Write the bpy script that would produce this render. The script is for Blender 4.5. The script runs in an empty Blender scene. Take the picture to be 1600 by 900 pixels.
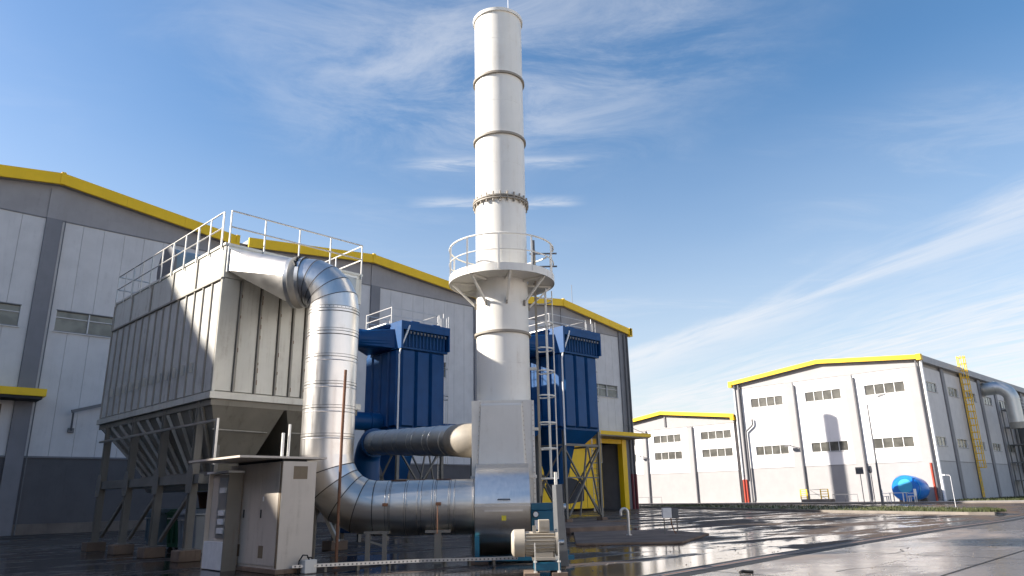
import bpy, bmesh, math, random
from mathutils import Vector, Matrix
random.seed(7)
R = math.radians
sc = bpy.context.scene
C = sc.collection
# ------------------------------------------------------------------ camera
cam_d = bpy.data.cameras.new('camera')
cam = bpy.data.objects.new('camera', cam_d); C.objects.link(cam)
cam_d.sensor_width = 36.0; cam_d.lens = 25.2
cam_d.clip_start = 0.1; cam_d.clip_end = 3000
rt = Vector((0.7306, -0.6826, -0.0190)); bk = Vector((-0.6585, -0.6973, -0.2787))
bk.normalize(); up = bk.cross(rt); up.normalize(); rt = up.cross(bk)
mw = Matrix((rt, up, bk)).transposed().to_4x4(); mw.translation = Vector((0, 0, 1.5))
cam.matrix_world = mw
sc.camera = cam
# ------------------------------------------------------------------ light
SUN_EL, SUN_AZ = R(28.5), R(140.0)            # azimuth measured from +X towards +Y
sun_dir = Vector((math.cos(SUN_EL) * math.cos(SUN_AZ), math.cos(SUN_EL) * math.sin(SUN_AZ), math.sin(SUN_EL)))
sd = bpy.data.lights.new('sun', 'SUN'); sd.energy = 5.0; sd.angle = R(0.53); sd.color = (1.0, 0.93, 0.84)
so = bpy.data.objects.new('sun', sd); C.objects.link(so)
so.rotation_euler = sun_dir.to_track_quat('Z', 'Y').to_euler()
sc.view_settings.view_transform = 'Standard'; sc.view_settings.look = 'None'
sc.view_settings.exposure = 1.2; sc.view_settings.gamma = 1.0
w = bpy.data.worlds.new('World'); sc.world = w; w.use_nodes = True
def N(nt, typ, **kw):
    n = nt.nodes.new(typ)
    for k, v in kw.items():
        if k == 'inp':
            for i, x in v.items(): n.inputs[i].default_value = x
        else: setattr(n, k, v)
    return n
def math_(nt, op, a, b=None, c=None, clamp=False):
    n = nt.nodes.new('ShaderNodeMath'); n.operation = op; n.use_clamp = clamp
    for i, x in enumerate((a, b, c)):
        if x is None: continue
        if isinstance(x, (int, float)): n.inputs[i].default_value = x
        else: nt.links.new(x, n.inputs[i])
    return n.outputs[0]
def ramp(nt, fac, stops, interp='LINEAR'):
    n = nt.nodes.new('ShaderNodeValToRGB'); n.color_ramp.interpolation = interp
    el = n.color_ramp.elements
    while len(el) < len(stops): el.new(0.5)
    for e, (p, c) in zip(el, stops):
        e.position = p; e.color = c if len(c) == 4 else (*c, 1)
    nt.links.new(fac, n.inputs[0]); return n.outputs[0]
def smooth(nt, x, a, b):
    n = nt.nodes.new('ShaderNodeMapRange'); n.interpolation_type = 'SMOOTHSTEP'
    nt.links.new(x, n.inputs[0]); n.inputs[1].default_value = a; n.inputs[2].default_value = b
    return n.outputs[0]
def build_world():
    nt = w.node_tree; nt.nodes.clear(); L = nt.links.new
    out = N(nt, 'ShaderNodeOutputWorld'); bg = N(nt, 'ShaderNodeBackground'); bg.inputs[1].default_value = 0.095
    sky = N(nt, 'ShaderNodeTexSky', sky_type='NISHITA')
    sky.sun_disc = False; sky.sun_elevation = SUN_EL; sky.sun_rotation = R(90) - SUN_AZ
    sky.altitude = 300; sky.air_density = 1.15; sky.dust_density = 1.2; sky.ozone_density = 2.6
    hs = N(nt, 'ShaderNodeHueSaturation', inp={0: 0.501, 1: 1.30, 2: 1.0}); L(sky.outputs[0], hs.inputs['Color'])
    wb = N(nt, 'ShaderNodeMix', data_type='RGBA', blend_type='MULTIPLY'); wb.inputs[0].default_value = 1.0; L(hs.outputs[0], wb.inputs[6]); wb.inputs[7].default_value = (1.17, 0.955, 0.87, 1)
    tc = N(nt, 'ShaderNodeTexCoord'); sep = N(nt, 'ShaderNodeSeparateXYZ'); L(tc.outputs['Generated'], sep.inputs[0])
    z = math_(nt, 'MAXIMUM', sep.outputs[2], 0.03)
    px = math_(nt, 'DIVIDE', sep.outputs[0], z); py = math_(nt, 'DIVIDE', sep.outputs[1], z)
    def coords(dx, dy, sa, sc_, off=0.0):            # along (dx,dy), across
        al = math_(nt, 'ADD', math_(nt, 'MULTIPLY', px, dx), math_(nt, 'MULTIPLY', py, dy))
        ac = math_(nt, 'SUBTRACT', math_(nt, 'MULTIPLY', px, dy), math_(nt, 'MULTIPLY', py, dx))
        cb = N(nt, 'ShaderNodeCombineXYZ'); L(math_(nt, 'MULTIPLY', al, sa), cb.inputs[0]); L(math_(nt, 'MULTIPLY', ac, sc_), cb.inputs[1])
        cb.inputs[2].default_value = off
        return al, ac, cb.outputs[0]
    def noise(vec, scale, detail=8, rough=0.6, dist=0.4):
        n = N(nt, 'ShaderNodeTexNoise', inp={'Scale': scale, 'Detail': detail, 'Roughness': rough, 'Distortion': dist})
        L(vec, n.inputs['Vector']); return n.outputs[0]
    # long cirrus band
    al, ac, v = coords(0.43, 0.90, 0.35, 1.6)
    n1 = noise(v, 1.6, 9, 0.62, 0.5)
    wob = math_(nt, 'MULTIPLY', math_(nt, 'SUBTRACT', n1, 0.5), 0.55)
    acw = math_(nt, 'ADD', ac, wob)
    band = math_(nt, 'MULTIPLY', smooth(nt, acw, 2.28, 2.56), smooth(nt, acw, 3.3, 2.62))
    band = math_(nt, 'MULTIPLY', band, smooth(nt, n1, 0.26, 0.62))
    n1b = noise(v, 3.4, 9, 0.62, 0.9)
    low = math_(nt, 'MULTIPLY', smooth(nt, ac, 2.7, 4.2), math_(nt, 'MULTIPLY', smooth(nt, n1b, 0.26, 0.74), 0.80))
    # feathered high wisps
    _, _, v2 = coords(0.80, -0.60, 0.8, 1.9, 3.1)
    n2 = noise(v2, 1.35, 10, 0.66, 0.8)
    _, _, v3 = coords(0.5, 0.86, 0.7, 0.9, 9.0)
    n3 = noise(v3, 0.9, 3, 0.5, 0.2)
    wis = math_(nt, 'MULTIPLY', smooth(nt, n2, 0.44, 0.86), smooth(nt, n3, 0.40, 0.66))
    dd = math_(nt, 'SQRT', math_(nt, 'ADD', math_(nt, 'POWER', math_(nt, 'SUBTRACT', px, 1.02), 2.0), math_(nt, 'POWER', math_(nt, 'SUBTRACT', py, 1.12), 2.0)))
    _, _, v5 = coords(0.70, -0.71, 1.0, 1.35, 4.2)
    n5 = noise(v5, 2.1, 10, 0.68, 0.7)
    patch = math_(nt, 'MULTIPLY', smooth(nt, math_(nt, 'ADD', dd, math_(nt, 'MULTIPLY', n2, 0.7)), 1.25, 0.35), smooth(nt, n5, 0.34, 0.74))
    wis = math_(nt, 'ADD', math_(nt, 'MULTIPLY', wis, 0.35), math_(nt, 'MULTIPLY', patch, 0.75))
    # two thin trails
    al4, ac4, v4 = coords(0.747, -0.665, 0.9, 3.0, 5.0)
    n4 = noise(v4, 3.0, 8, 0.65, 0.8)
    a4 = math_(nt, 'ADD', ac4, math_(nt, 'MULTIPLY', math_(nt, 'SUBTRACT', n4, 0.5), 0.10))
    t1 = math_(nt, 'MULTIPLY', smooth(nt, a4, -2.10, -2.04), smooth(nt, a4, -1.97, -2.03))
    t2 = math_(nt, 'MULTIPLY', smooth(nt, a4, -2.42, -2.36), smooth(nt, a4, -2.27, -2.35))
    along = math_(nt, 'MULTIPLY', smooth(nt, al4, -0.32, -0.15), smooth(nt, al4, 0.36, 0.22))
    tr = math_(nt, 'MULTIPLY', math_(nt, 'MULTIPLY', math_(nt, 'ADD', t1, t2), along), smooth(nt, n4, 0.34, 0.62))
    tot = math_(nt, 'ADD', math_(nt, 'ADD', math_(nt, 'MULTIPLY', band, 0.68), low), math_(nt, 'ADD', wis, math_(nt, 'MULTIPLY', tr, 0.6)), clamp=True)
    tot = math_(nt, 'MULTIPLY', tot, smooth(nt, sep.outputs[2], 0.0, 0.10))
    tot = math_(nt, 'ADD', math_(nt, 'MULTIPLY', tot, 0.62), math_(nt, 'MULTIPLY', smooth(nt, n3, 0.1, 0.9), 0.07), clamp=True)
    haze = math_(nt, 'MULTIPLY', smooth(nt, sep.outputs[2], 0.54, 0.02), 0.44)
    tot = math_(nt, 'ADD', tot, haze, clamp=True)
    mix = N(nt, 'ShaderNodeMix', data_type='RGBA'); L(tot, mix.inputs[0]); L(wb.outputs[2], mix.inputs[6]); mix.inputs[7].default_value = (4.3, 4.35, 4.5, 1)
    L(mix.outputs[2], bg.inputs[0]); L(bg.outputs[0], out.inputs[0])
build_world()
# ------------------------------------------------------------------ materials
def newmat(name):
    m = bpy.data.materials.new(name); m.use_nodes = True
    nt = m.node_tree; b = nt.nodes['Principled BSDF']; return m, nt, b
def objvec(nt, scale=(1, 1, 1), rot=(0, 0, 0), world=False):
    mp = N(nt, 'ShaderNodeMapping'); mp.inputs['Scale'].default_value = scale; mp.inputs['Rotation'].default_value = rot
    if world:
        g = N(nt, 'ShaderNodeNewGeometry'); nt.links.new(g.outputs['Position'], mp.inputs[0])
    else:
        t = N(nt, 'ShaderNodeTexCoord'); nt.links.new(t.outputs['Object'], mp.inputs[0])
    return mp.outputs[0]
def nz(nt, vec, scale, detail=5, rough=0.55, dist=0.0):
    n = N(nt, 'ShaderNodeTexNoise', inp={'Scale': scale, 'Detail': detail, 'Roughness': rough, 'Distortion': dist})
    nt.links.new(vec, n.inputs['Vector']); return n.outputs[0]
def mixc(nt, fac, a, b):
    n = N(nt, 'ShaderNodeMix', data_type='RGBA')
    for s, x in ((0, fac), (6, a), (7, b)):
        if isinstance(x, (int, float)): n.inputs[s].default_value = x
        elif isinstance(x, tuple): n.inputs[s].default_value = (*x, 1) if len(x) == 3 else x
        else: nt.links.new(x, n.inputs[s])
    return n.outputs[2]
def bump(nt, b, h, strength=0.2, dist=0.02):
    n = N(nt, 'ShaderNodeBump', inp={'Strength': strength, 'Distance': dist}); nt.links.new(h, n.inputs['Height'])
    nt.links.new(n.outputs[0], b.inputs['Normal'])
def paint(name, col, rough=0.5, var=0.12, dirt=(0.2, 0.17, 0.13), dirt_amt=0.25, metal=0.0, streak=True, world=False, spec=0.4, dirt_scale=1.0, bmp=0.0):
    m, nt, b = newmat(name)
    v = objvec(nt, (1, 1, 1), world=world)
    n1 = nz(nt, v, 0.9, 4)
    dark = tuple(c * (1 - var) for c in col); light = tuple(min(1, c * (1 + var)) for c in col)
    base = mixc(nt, smooth(nt, n1, 0.3, 0.7), dark, light)
    vs = objvec(nt, (7 * dirt_scale, 7 * dirt_scale, 0.45 * dirt_scale) if streak else (2, 2, 2), world=world)
    n2 = nz(nt, vs, 1.0, 6, 0.65)
    n3 = nz(nt, v, 3.1 * dirt_scale, 7, 0.7)
    f = math_(nt, 'MULTIPLY', math_(nt, 'MULTIPLY', smooth(nt, n2, 0.45, 0.8), smooth(nt, n3, 0.35, 0.75)), dirt_amt * 2.2, clamp=True)
    nt.links.new(mixc(nt, f, base, dirt), b.inputs['Base Color'])
    rr = math_(nt, 'ADD', math_(nt, 'MULTIPLY', n3, 0.25), rough - 0.12)
    nt.links.new(rr, b.inputs['Roughness']); b.inputs['Metallic'].default_value = metal
    b.inputs['Specular IOR Level'].default_value = spec
    if bmp: bump(nt, b, n3, bmp, 0.01)
    return m
def flat(name, col, rough=0.5, metal=0.0):
    m, nt, b = newmat(name); b.inputs['Base Color'].default_value = (*col, 1); b.inputs['Roughness'].default_value = rough; b.inputs['Metallic'].default_value = metal
    v = objvec(nt); n = nz(nt, v, 6, 5)
    nt.links.new(mixc(nt, n, tuple(c * 0.82 for c in col), tuple(min(1, c * 1.15) for c in col)), b.inputs['Base Color'])
    return m
def sheet_metal(name, col, rough=0.3, stretch=(1, 1, 6), dent=0.15, stain=0.35, metal=1.0):
    m, nt, b = newmat(name)
    v = objvec(nt); vs = objvec(nt, stretch)
    n1 = nz(nt, v, 2.0, 5); n2 = nz(nt, vs, 3.0, 6, 0.65); n3 = nz(nt, v, 0.7, 3)
    c = mixc(nt, n2, tuple(x * 0.86 for x in col), tuple(min(1, x * 1.08) for x in col))
    c = mixc(nt, math_(nt, 'MULTIPLY', smooth(nt, n1, 0.55, 0.8), stain), c, (0.34, 0.27, 0.19))
    nt.links.new(c, b.inputs['Base Color']); b.inputs['Metallic'].default_value = metal
    rr = math_(nt, 'ADD', math_(nt, 'MULTIPLY', n2, 0.22), rough - 0.1); nt.links.new(rr, b.inputs['Roughness'])
    bump(nt, b, math_(nt, 'ADD', n3, math_(nt, 'MULTIPLY', n1, 0.25)), dent, 0.06)
    return m
M = {}
M['panel_grey'] = paint('hall_panel_paint', (0.60, 0.575, 0.57), 0.6, 0.05, (0.25, 0.23, 0.23), 0.16, world=True)
M['band_grey'] = paint('hall_band_paint', (0.32, 0.30, 0.30), 0.6, 0.06, (0.12, 0.11, 0.11), 0.15, world=True)
M['low_band'] = paint('hall_lower_band_paint', (0.115, 0.11, 0.115), 0.8, 0.06, (0.06, 0.055, 0.05), 0.2, world=True, spec=0.15)
M['pilaster'] = paint('hall_pilaster_paint', (0.20, 0.195, 0.21), 0.6, 0.06, (0.1, 0.1, 0.1), 0.15, world=True)
M['plinth'] = paint('hall_plinth_concrete', (0.17, 0.14, 0.12), 0.85, 0.15, (0.1, 0.09, 0.08), 0.4, world=True, bmp=0.3)
M['yellow'] = paint('yellow_trim_paint', (0.90, 0.55, 0.003), 0.45, 0.04, (0.35, 0.25, 0.03), 0.10, world=True)
M['yellow_far'] = M['yellow']
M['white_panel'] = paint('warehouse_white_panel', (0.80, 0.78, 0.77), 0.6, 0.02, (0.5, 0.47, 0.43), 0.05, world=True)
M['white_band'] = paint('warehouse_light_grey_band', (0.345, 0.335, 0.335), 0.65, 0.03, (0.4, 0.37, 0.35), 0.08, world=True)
M['side_wall_panel'] = paint('warehouse_side_panel', (0.60, 0.57, 0.56), 0.65, 0.04, (0.22, 0.21, 0.21), 0.22, world=True)  # side wall cladding, darker than the front panels, with dark streaks
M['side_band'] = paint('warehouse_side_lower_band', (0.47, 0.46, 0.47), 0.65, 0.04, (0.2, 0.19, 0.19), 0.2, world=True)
M['roof_grey'] = paint('roof_sheet', (0.3, 0.3, 0.32), 0.5, 0.08, world=True)
M['pipe_grey'] = flat('dark_downpipe', (0.13, 0.13, 0.14), 0.5)
M['pipe_white'] = flat('white_downpipe', (0.8, 0.8, 0.8), 0.4)
M['red'] = flat('red_pipe_guard', (0.45, 0.06, 0.03), 0.5)
M['maroon'] = flat('maroon_pipe_guard', (0.16, 0.02, 0.03), 0.5)
M['steel_frame'] = paint('painted_steel_frame', (0.19, 0.178, 0.155), 0.55, 0.12, (0.16, 0.10, 0.06), 0.3)
M['collector'] = paint('collector_light_grey_paint', (0.61, 0.60, 0.54), 0.36, 0.06, (0.24, 0.18, 0.12), 0.42, metal=0.2, spec=0.5)
M['collector_side'] = paint('collector_stained_side_paint', (0.55, 0.54, 0.50), 0.45, 0.10, (0.18, 0.155, 0.125), 0.60, metal=0.1, dirt_scale=1.3)
M['collector_dark'] = paint('collector_rib_paint', (0.33, 0.31, 0.27), 0.5, 0.1, (0.12, 0.09, 0.06), 0.4, metal=0.2)
M['hopper'] = paint('hopper_plate', (0.21, 0.195, 0.16), 0.5, 0.1, (0.10, 0.08, 0.055), 0.45, metal=0.1)
M['galv'] = sheet_metal('galvanised_steel', (0.62, 0.62, 0.60), 0.45, (1, 1, 1), 0.05, 0.15)
M['rail'] = flat('galvanised_rail', (0.62, 0.60, 0.56), 0.4, 0.5)
M['alu'] = sheet_metal('aluminium_cladding', (0.76, 0.735, 0.70), 0.34, (5, 5, 0.4), 0.18, 0.30)
M['alu_h'] = sheet_metal('aluminium_cladding_weathered', (0.66, 0.625, 0.57), 0.36, (0.4, 5, 5), 0.22, 0.5)
M['hood'] = sheet_metal('folded_aluminium_hood', (0.50, 0.485, 0.46), 0.42, (1, 1, 1), 0.25, 0.2)
M['seam'] = flat('dark_seam', (0.07, 0.065, 0.06), 0.5, 0.3)
M['duct_dark'] = sheet_metal('dull_spiral_duct', (0.60, 0.59, 0.575), 0.38, (3, 3, 3), 0.05, 0.2)
M['chim'] = paint('chimney_cream_paint', (0.78, 0.755, 0.69), 0.42, 0.03, (0.45, 0.36, 0.25), 0.24, spec=0.5)
M['flange'] = flat('flange_weathered_paint', (0.30, 0.265, 0.215), 0.6)
M['box_white'] = paint('chimney_base_paint', (0.70, 0.67, 0.61), 0.45, 0.04, (0.4, 0.35, 0.28), 0.2)
M['blue'] = paint('deep_blue_paint', (0.004, 0.062, 0.19), 0.42, 0.10, (0.01, 0.03, 0.09), 0.28, spec=0.25)
M['teal'] = paint('teal_machine_paint', (0.012, 0.115, 0.19), 0.4, 0.1, (0.02, 0.04, 0.05), 0.3, spec=0.5)
M['cream'] = paint('cream_motor_paint', (0.44, 0.395, 0.32), 0.4, 0.05, (0.25, 0.18, 0.1), 0.25)
M['cabinet'] = paint('cabinet_beige_paint', (0.56, 0.495, 0.42), 0.5, 0.05, (0.24, 0.19, 0.13), 0.3)
M['cab_dark'] = flat('dark_gap', (0.02, 0.02, 0.022), 0.6)
M['vent'] = flat('brown_vent_mesh', (0.20, 0.15, 0.095), 0.7)
M['rust'] = paint('rusty_steel', (0.19, 0.09, 0.05), 0.75, 0.2, (0.07, 0.035, 0.02), 0.5)
M['brick_pad'] = paint('stained_concrete_block', (0.20, 0.14, 0.10), 0.85, 0.25, (0.07, 0.045, 0.035), 0.5, bmp=0.5)
M['concrete'] = paint('pad_concrete', (0.21, 0.155, 0.12), 0.92, 0.2, (0.07, 0.055, 0.045), 0.5, streak=False, world=True, spec=0.08, bmp=0.4)
M['kerb'] = paint('kerb_concrete', (0.20, 0.175, 0.15), 0.8, 0.15, (0.12, 0.1, 0.09), 0.4, streak=False, world=True, bmp=0.3)
M['pave'] = paint('pale_pavement', (0.33, 0.30, 0.27), 0.8, 0.1, (0.2, 0.17, 0.15), 0.3, streak=False, world=True)
M['bin_grey'] = paint('bin_grey_metal', (0.30, 0.33, 0.36), 0.45, 0.1, (0.1, 0.1, 0.1), 0.3, metal=0.4)
M['bin_green'] = paint('bin_green_plastic', (0.02, 0.09, 0.045), 0.5, 0.1)
M['bin_blue'] = paint('bin_blue_grey', (0.16, 0.22, 0.26), 0.5, 0.1)
M['black'] = flat('black_rubber', (0.015, 0.015, 0.015), 0.7)
M['sign_back'] = flat('grey_sign_back', (0.12, 0.125, 0.13), 0.55, 0.2)
M['white'] = flat('white_paint', (0.78, 0.77, 0.75), 0.45)
M['sign_yellow'] = flat('yellow_sticker', (0.75, 0.62, 0.05), 0.5)
M['gate_grey'] = flat('gate_dark_grey', (0.04, 0.04, 0.045), 0.85)
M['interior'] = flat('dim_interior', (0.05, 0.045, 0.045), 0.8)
M['tank_blue'] = paint('bright_blue_gloss', (0.006, 0.17, 0.58), 0.3, 0.08, (0.01, 0.1, 0.3), 0.15, spec=0.6)
M['tank_pale'] = flat('pale_cyan_disc', (0.05, 0.36, 0.62), 0.35)
M['soil'] = paint('dark_silo_steel', (0.2, 0.2, 0.2), 0.55, 0.15, (0.03, 0.03, 0.03), 0.3)
M['gauge'] = flat('gauge_face', (0.8, 0.8, 0.78), 0.3)
def glass_mat(name, col, rough=0.08):
    m, nt, b = newmat(name); v = objvec(nt, world=True)
    n = nz(nt, v, 0.8, 3)
    nt.links.new(mixc(nt, smooth(nt, n, 0.4, 0.6), tuple(c * 0.7 for c in col), tuple(c * 1.3 for c in col)), b.inputs['Base Color'])
    b.inputs['Roughness'].default_value = rough; b.inputs['Specular IOR Level'].default_value = 0.8
    bump(nt, b, nz(nt, v, 1.3, 2), 0.08, 0.05)
    return m
M['glass'] = glass_mat('window_glass', (0.13, 0.13, 0.115), 0.2)
M['glass_far'] = glass_mat('sunlit_window_glass', (0.075, 0.073, 0.062), 0.3)
M['glass_warm'] = glass_mat('dusty_window_glass', (0.13, 0.125, 0.10), 0.25)
def ground_mat():
    m, nt, b = newmat('wet_asphalt')
    v = objvec(nt, world=True)
    vs = objvec(nt, (0.32, 1.15, 1), (0, 0, R(43)), world=True)      # puddles lie along the paving lanes
    p1 = nz(nt, vs, 0.55, 8, 0.68, 0.5); p2 = nz(nt, v, 0.085, 2, 0.5); fine = nz(nt, v, 24, 6, 0.7); mid = nz(nt, v, 2.3, 6, 0.65)
    wet = math_(nt, 'ADD', math_(nt, 'MULTIPLY', p1, 0.72), math_(nt, 'ADD', math_(nt, 'MULTIPLY', p2, 0.22), math_(nt, 'MULTIPLY', mid, 0.06)))
    vd = N(nt, 'ShaderNodeVectorMath', operation='DISTANCE'); nt.links.new(v, vd.inputs[0]); vd.inputs[1].default_value = (9.0, 15.0, 0.0)
    wet = math_(nt, 'ADD', wet, math_(nt, 'MULTIPLY', smooth(nt, vd.outputs['Value'], 20.0, 9.0), 0.075))
    pud = smooth(nt, wet, 0.478, 0.555)
    dry = mixc(nt, mid, (0.085, 0.065, 0.053), (0.155, 0.120, 0.098))
    dry = mixc(nt, math_(nt, 'MULTIPLY', fine, 0.5), dry, (0.04, 0.033, 0.029))
    nt.links.new(mixc(nt, pud, dry, (0.022, 0.018, 0.016)), b.inputs['Base Color'])
    r1 = math_(nt, 'ADD', math_(nt, 'MULTIPLY', mid, 0.25), 0.66)
    rr = N(nt, 'ShaderNodeMix', data_type='FLOAT'); nt.links.new(pud, rr.inputs[0]); nt.links.new(r1, rr.inputs[2]); rr.inputs[3].default_value = 0.13
    nt.links.new(rr.outputs[0], b.inputs['Roughness'])
    sp = N(nt, 'ShaderNodeMix', data_type='FLOAT'); nt.links.new(pud, sp.inputs[0]); sp.inputs[2].default_value = 0.06; sp.inputs[3].default_value = 0.5
    nt.links.new(sp.outputs[0], b.inputs['Specular IOR Level'])
    hh = math_(nt, 'MULTIPLY', math_(nt, 'ADD', math_(nt, 'MULTIPLY', fine, 0.5), mid), math_(nt, 'SUBTRACT', 1.0, math_(nt, 'MULTIPLY', pud, 0.95)))
    bump(nt, b, hh, 0.5, 0.012)
    return m
M['asphalt'] = ground_mat()
def slab_mat():
    m, nt, b = newmat('damp_concrete_road')
    v = objvec(nt, world=True); vs = objvec(nt, (0.30, 1.1, 1), (0, 0, R(30)), world=True)
    s = nz(nt, vs, 0.55, 7, 0.65, 0.3); mid = nz(nt, v, 1.6, 6, 0.6); fine = nz(nt, v, 30, 5, 0.7); big = nz(nt, v, 0.16, 3)
    damp = smooth(nt, math_(nt, 'ADD', math_(nt, 'MULTIPLY', s, 0.55), math_(nt, 'MULTIPLY', big, 0.45)), 0.34, 0.50)
    c = mixc(nt, mid, (0.21, 0.17, 0.145), (0.31, 0.26, 0.225))
    blot = nz(nt, v, 0.45, 7, 0.7, 0.8)
    c = mixc(nt, math_(nt, 'MULTIPLY', smooth(nt, blot, 0.5, 0.7), 0.55), c, (0.10, 0.082, 0.07))
    c = mixc(nt, math_(nt, 'MULTIPLY', fine, 0.4), c, (0.10, 0.09, 0.08))
    c = mixc(nt, math_(nt, 'MULTIPLY', damp, 0.8), c, (0.085, 0.068, 0.058)); nt.links.new(c, b.inputs['Base Color'])
    rr = N(nt, 'ShaderNodeMix', data_type='FLOAT'); nt.links.new(damp, rr.inputs[0]); rr.inputs[2].default_value = 0.55; rr.inputs[3].default_value = 0.17
    nt.links.new(math_(nt, 'ADD', rr.outputs[0], math_(nt, 'MULTIPLY', mid, 0.14)), b.inputs['Roughness'])
    sp = N(nt, 'ShaderNodeMix', data_type='FLOAT'); nt.links.new(damp, sp.inputs[0]); sp.inputs[2].default_value = 0.2; sp.inputs[3].default_value = 0.6
    nt.links.new(sp.outputs[0], b.inputs['Specular IOR Level'])
    bump(nt, b, math_(nt, 'ADD', math_(nt, 'MULTIPLY', fine, 0.4), mid), 0.22, 0.008)
    return m
M['slab'] = slab_mat()
def grass_mat():
    m, nt, b = newmat('grass'); v = objvec(nt, world=True)
    n = nz(nt, v, 1.2, 6, 0.7)
    nt.links.new(mixc(nt, smooth(nt, n, 0.3, 0.7), (0.03, 0.042, 0.010), (0.075, 0.085, 0.024)), b.inputs['Base Color']); b.inputs['Roughness'].default_value = 0.8
    return m
M['grass'] = grass_mat()
# ------------------------------------------------------------------ mesh builder
class MB:
    def __init__(s): s.v = []; s.f = []; s.sm = []
    def add(s, vs, fs, smooth=False):
        o = len(s.v); s.v += [tuple(p) for p in vs]
        for f in fs: s.f.append(tuple(i + o for i in f)); s.sm.append(smooth)
        return s
    def box(s, x0, y0, z0, x1, y1, z1):
        if x0 > x1: x0, x1 = x1, x0
        if y0 > y1: y0, y1 = y1, y0
        if z0 > z1: z0, z1 = z1, z0
        vs = [(x0, y0, z0), (x1, y0, z0), (x1, y1, z0), (x0, y1, z0), (x0, y0, z1), (x1, y0, z1), (x1, y1, z1), (x0, y1, z1)]
        return s.add(vs, [(0, 3, 2, 1), (4, 5, 6, 7), (0, 1, 5, 4), (1, 2, 6, 5), (2, 3, 7, 6), (3, 0, 4, 7)])
    def hexa(s, vs): return s.add(vs, [(0, 3, 2, 1), (4, 5, 6, 7), (0, 1, 5, 4), (1, 2, 6, 5), (2, 3, 7, 6), (3, 0, 4, 7)])
    def bar(s, p, q, a, b, upv=(0, 0, 1)):
        p = Vector(p); q = Vector(q); d = (q - p).normalized(); u = Vector(upv)
        if abs(d.dot(u)) > 0.98: u = Vector((1, 0, 0))
        x = d.cross(u).normalized() * a / 2; y = x.cross(d).normalized() * b / 2
        vs = [p - x - y, p + x - y, p + x + y, p - x + y, q - x - y, q + x - y, q + x + y, q - x + y]
        return s.hexa(vs)
    def tube(s, pts, r, seg=10, caps=True, radii=None):
        pts = [Vector(p) for p in pts]; n = len(pts); rings = []; prev = None
        for i, p in enumerate(pts):
            t = (pts[min(i + 1, n - 1)] - pts[max(i - 1, 0)]).normalized()
            if prev is None:
                u = Vector((0, 0, 1)) if abs(t.z) < 0.9 else Vector((1, 0, 0))
                x = t.cross(u).normalized()
            else:
                x = (prev - t * prev.dot(t)).normalized()
            prev = x; y = t.cross(x)
            # mitre scale is ignored: bends are finely divided
            rr = radii[i] if radii else r
            rings.append([p + (x * math.cos(k * 2 * math.pi / seg) + y * math.sin(k * 2 * math.pi / seg)) * rr for k in range(seg)])
        vs = [v for ring in rings for v in ring]; fs = []
        for i in range(n - 1):
            for k in range(seg):
                k2 = (k + 1) % seg; fs.append((i * seg + k, i * seg + k2, (i + 1) * seg + k2, (i + 1) * seg + k))
        s.add(vs, fs, True)
        if caps:
            s.add(rings[0], [tuple(range(seg))[::-1]]); s.add(rings[-1], [tuple(range(seg))])
        return s
    def cyl(s, p, q, r, seg=16, r2=None, caps=True): return s.tube([p, q], r, seg, caps, [r, r if r2 is None else r2])
    def lathe(s, prof, c=(0, 0), seg=40, a0=0.0, a1=2 * math.pi, closed=True):
        """prof: (radius,z) list around a vertical axis at c"""
        m = seg if closed else seg + 1; vs = []
        for (r, z) in prof:
            for k in range(m):
                a = a0 + (a1 - a0) * k / seg; vs.append((c[0] + r * math.cos(a), c[1] + r * math.sin(a), z))
        fs = []
        for i in range(len(prof) - 1):
            for k in range(seg):
                k2 = (k + 1) % m if closed else k + 1
                fs.append((i * m + k, i * m + k2, (i + 1) * m + k2, (i + 1) * m + k))
        return s.add(vs, fs, True)
    def prism(s, poly, axis, a, b):
        """extrude a 2-D polygon along an axis ('x','y','z') between a and b"""
        def P(u, v, w_): return {'x': (w_, u, v), 'y': (u, w_, v), 'z': (u, v, w_)}[axis]
        n = len(poly); vs = [P(u, v, a) for u, v in poly] + [P(u, v, b) for u, v in poly]
        return s.add(vs, [tuple(range(n))[::-1], tuple(range(n, 2 * n))] + [(i, (i + 1) % n, n + (i + 1) % n, n + i) for i in range(n)])
    def ob(s, name, mat, parent=None, loc=None, bev=0.0):
        me = bpy.data.meshes.new(name); me.from_pydata(s.v, [], s.f); me.update()
        bm = bmesh.new(); bm.from_mesh(me); bmesh.ops.recalc_face_normals(bm, faces=bm.faces)
        for f, sm in zip(bm.faces, s.sm): f.smooth = sm
        for e in bm.edges:
            if len(e.link_faces) == 2 and e.calc_face_angle(0) > 0.6: e.smooth = False
        bm.to_mesh(me); bm.free()
        me.materials.append(M[mat] if isinstance(mat, str) else mat)
        o = bpy.data.objects.new(name, me); C.objects.link(o)
        if parent: o.parent = parent
        if loc: o.location = loc
        if bev:
            bv = o.modifiers.new('bevel', 'BEVEL'); bv.width = bev; bv.segments = 2; bv.limit_method = 'ANGLE'
        return o
def inst(o, parent, loc, rz=None):
    c = o.copy(); C.objects.link(c); c.parent = parent; c.location = loc
    if rz is not None: c.rotation_euler = (0, 0, rz)
    return c
def tag(o, label, cat, group=None, kind=None):
    if label: o['label'] = label
    if cat: o['category'] = cat
    if group: o['group'] = group
    if kind: o['kind'] = kind
    return o
def thing(name, label, cat, loc=(0, 0, 0), rz=0.0, group=None):
    o = bpy.data.objects.new(name, None); C.objects.link(o); o.empty_display_size = 0.2
    o.location = loc; o.rotation_euler = (0, 0, rz); return tag(o, label, cat, group)
def struct(name, mb, mat):
    o = mb.ob(name, mat); o['kind'] = 'structure'; return o
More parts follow.
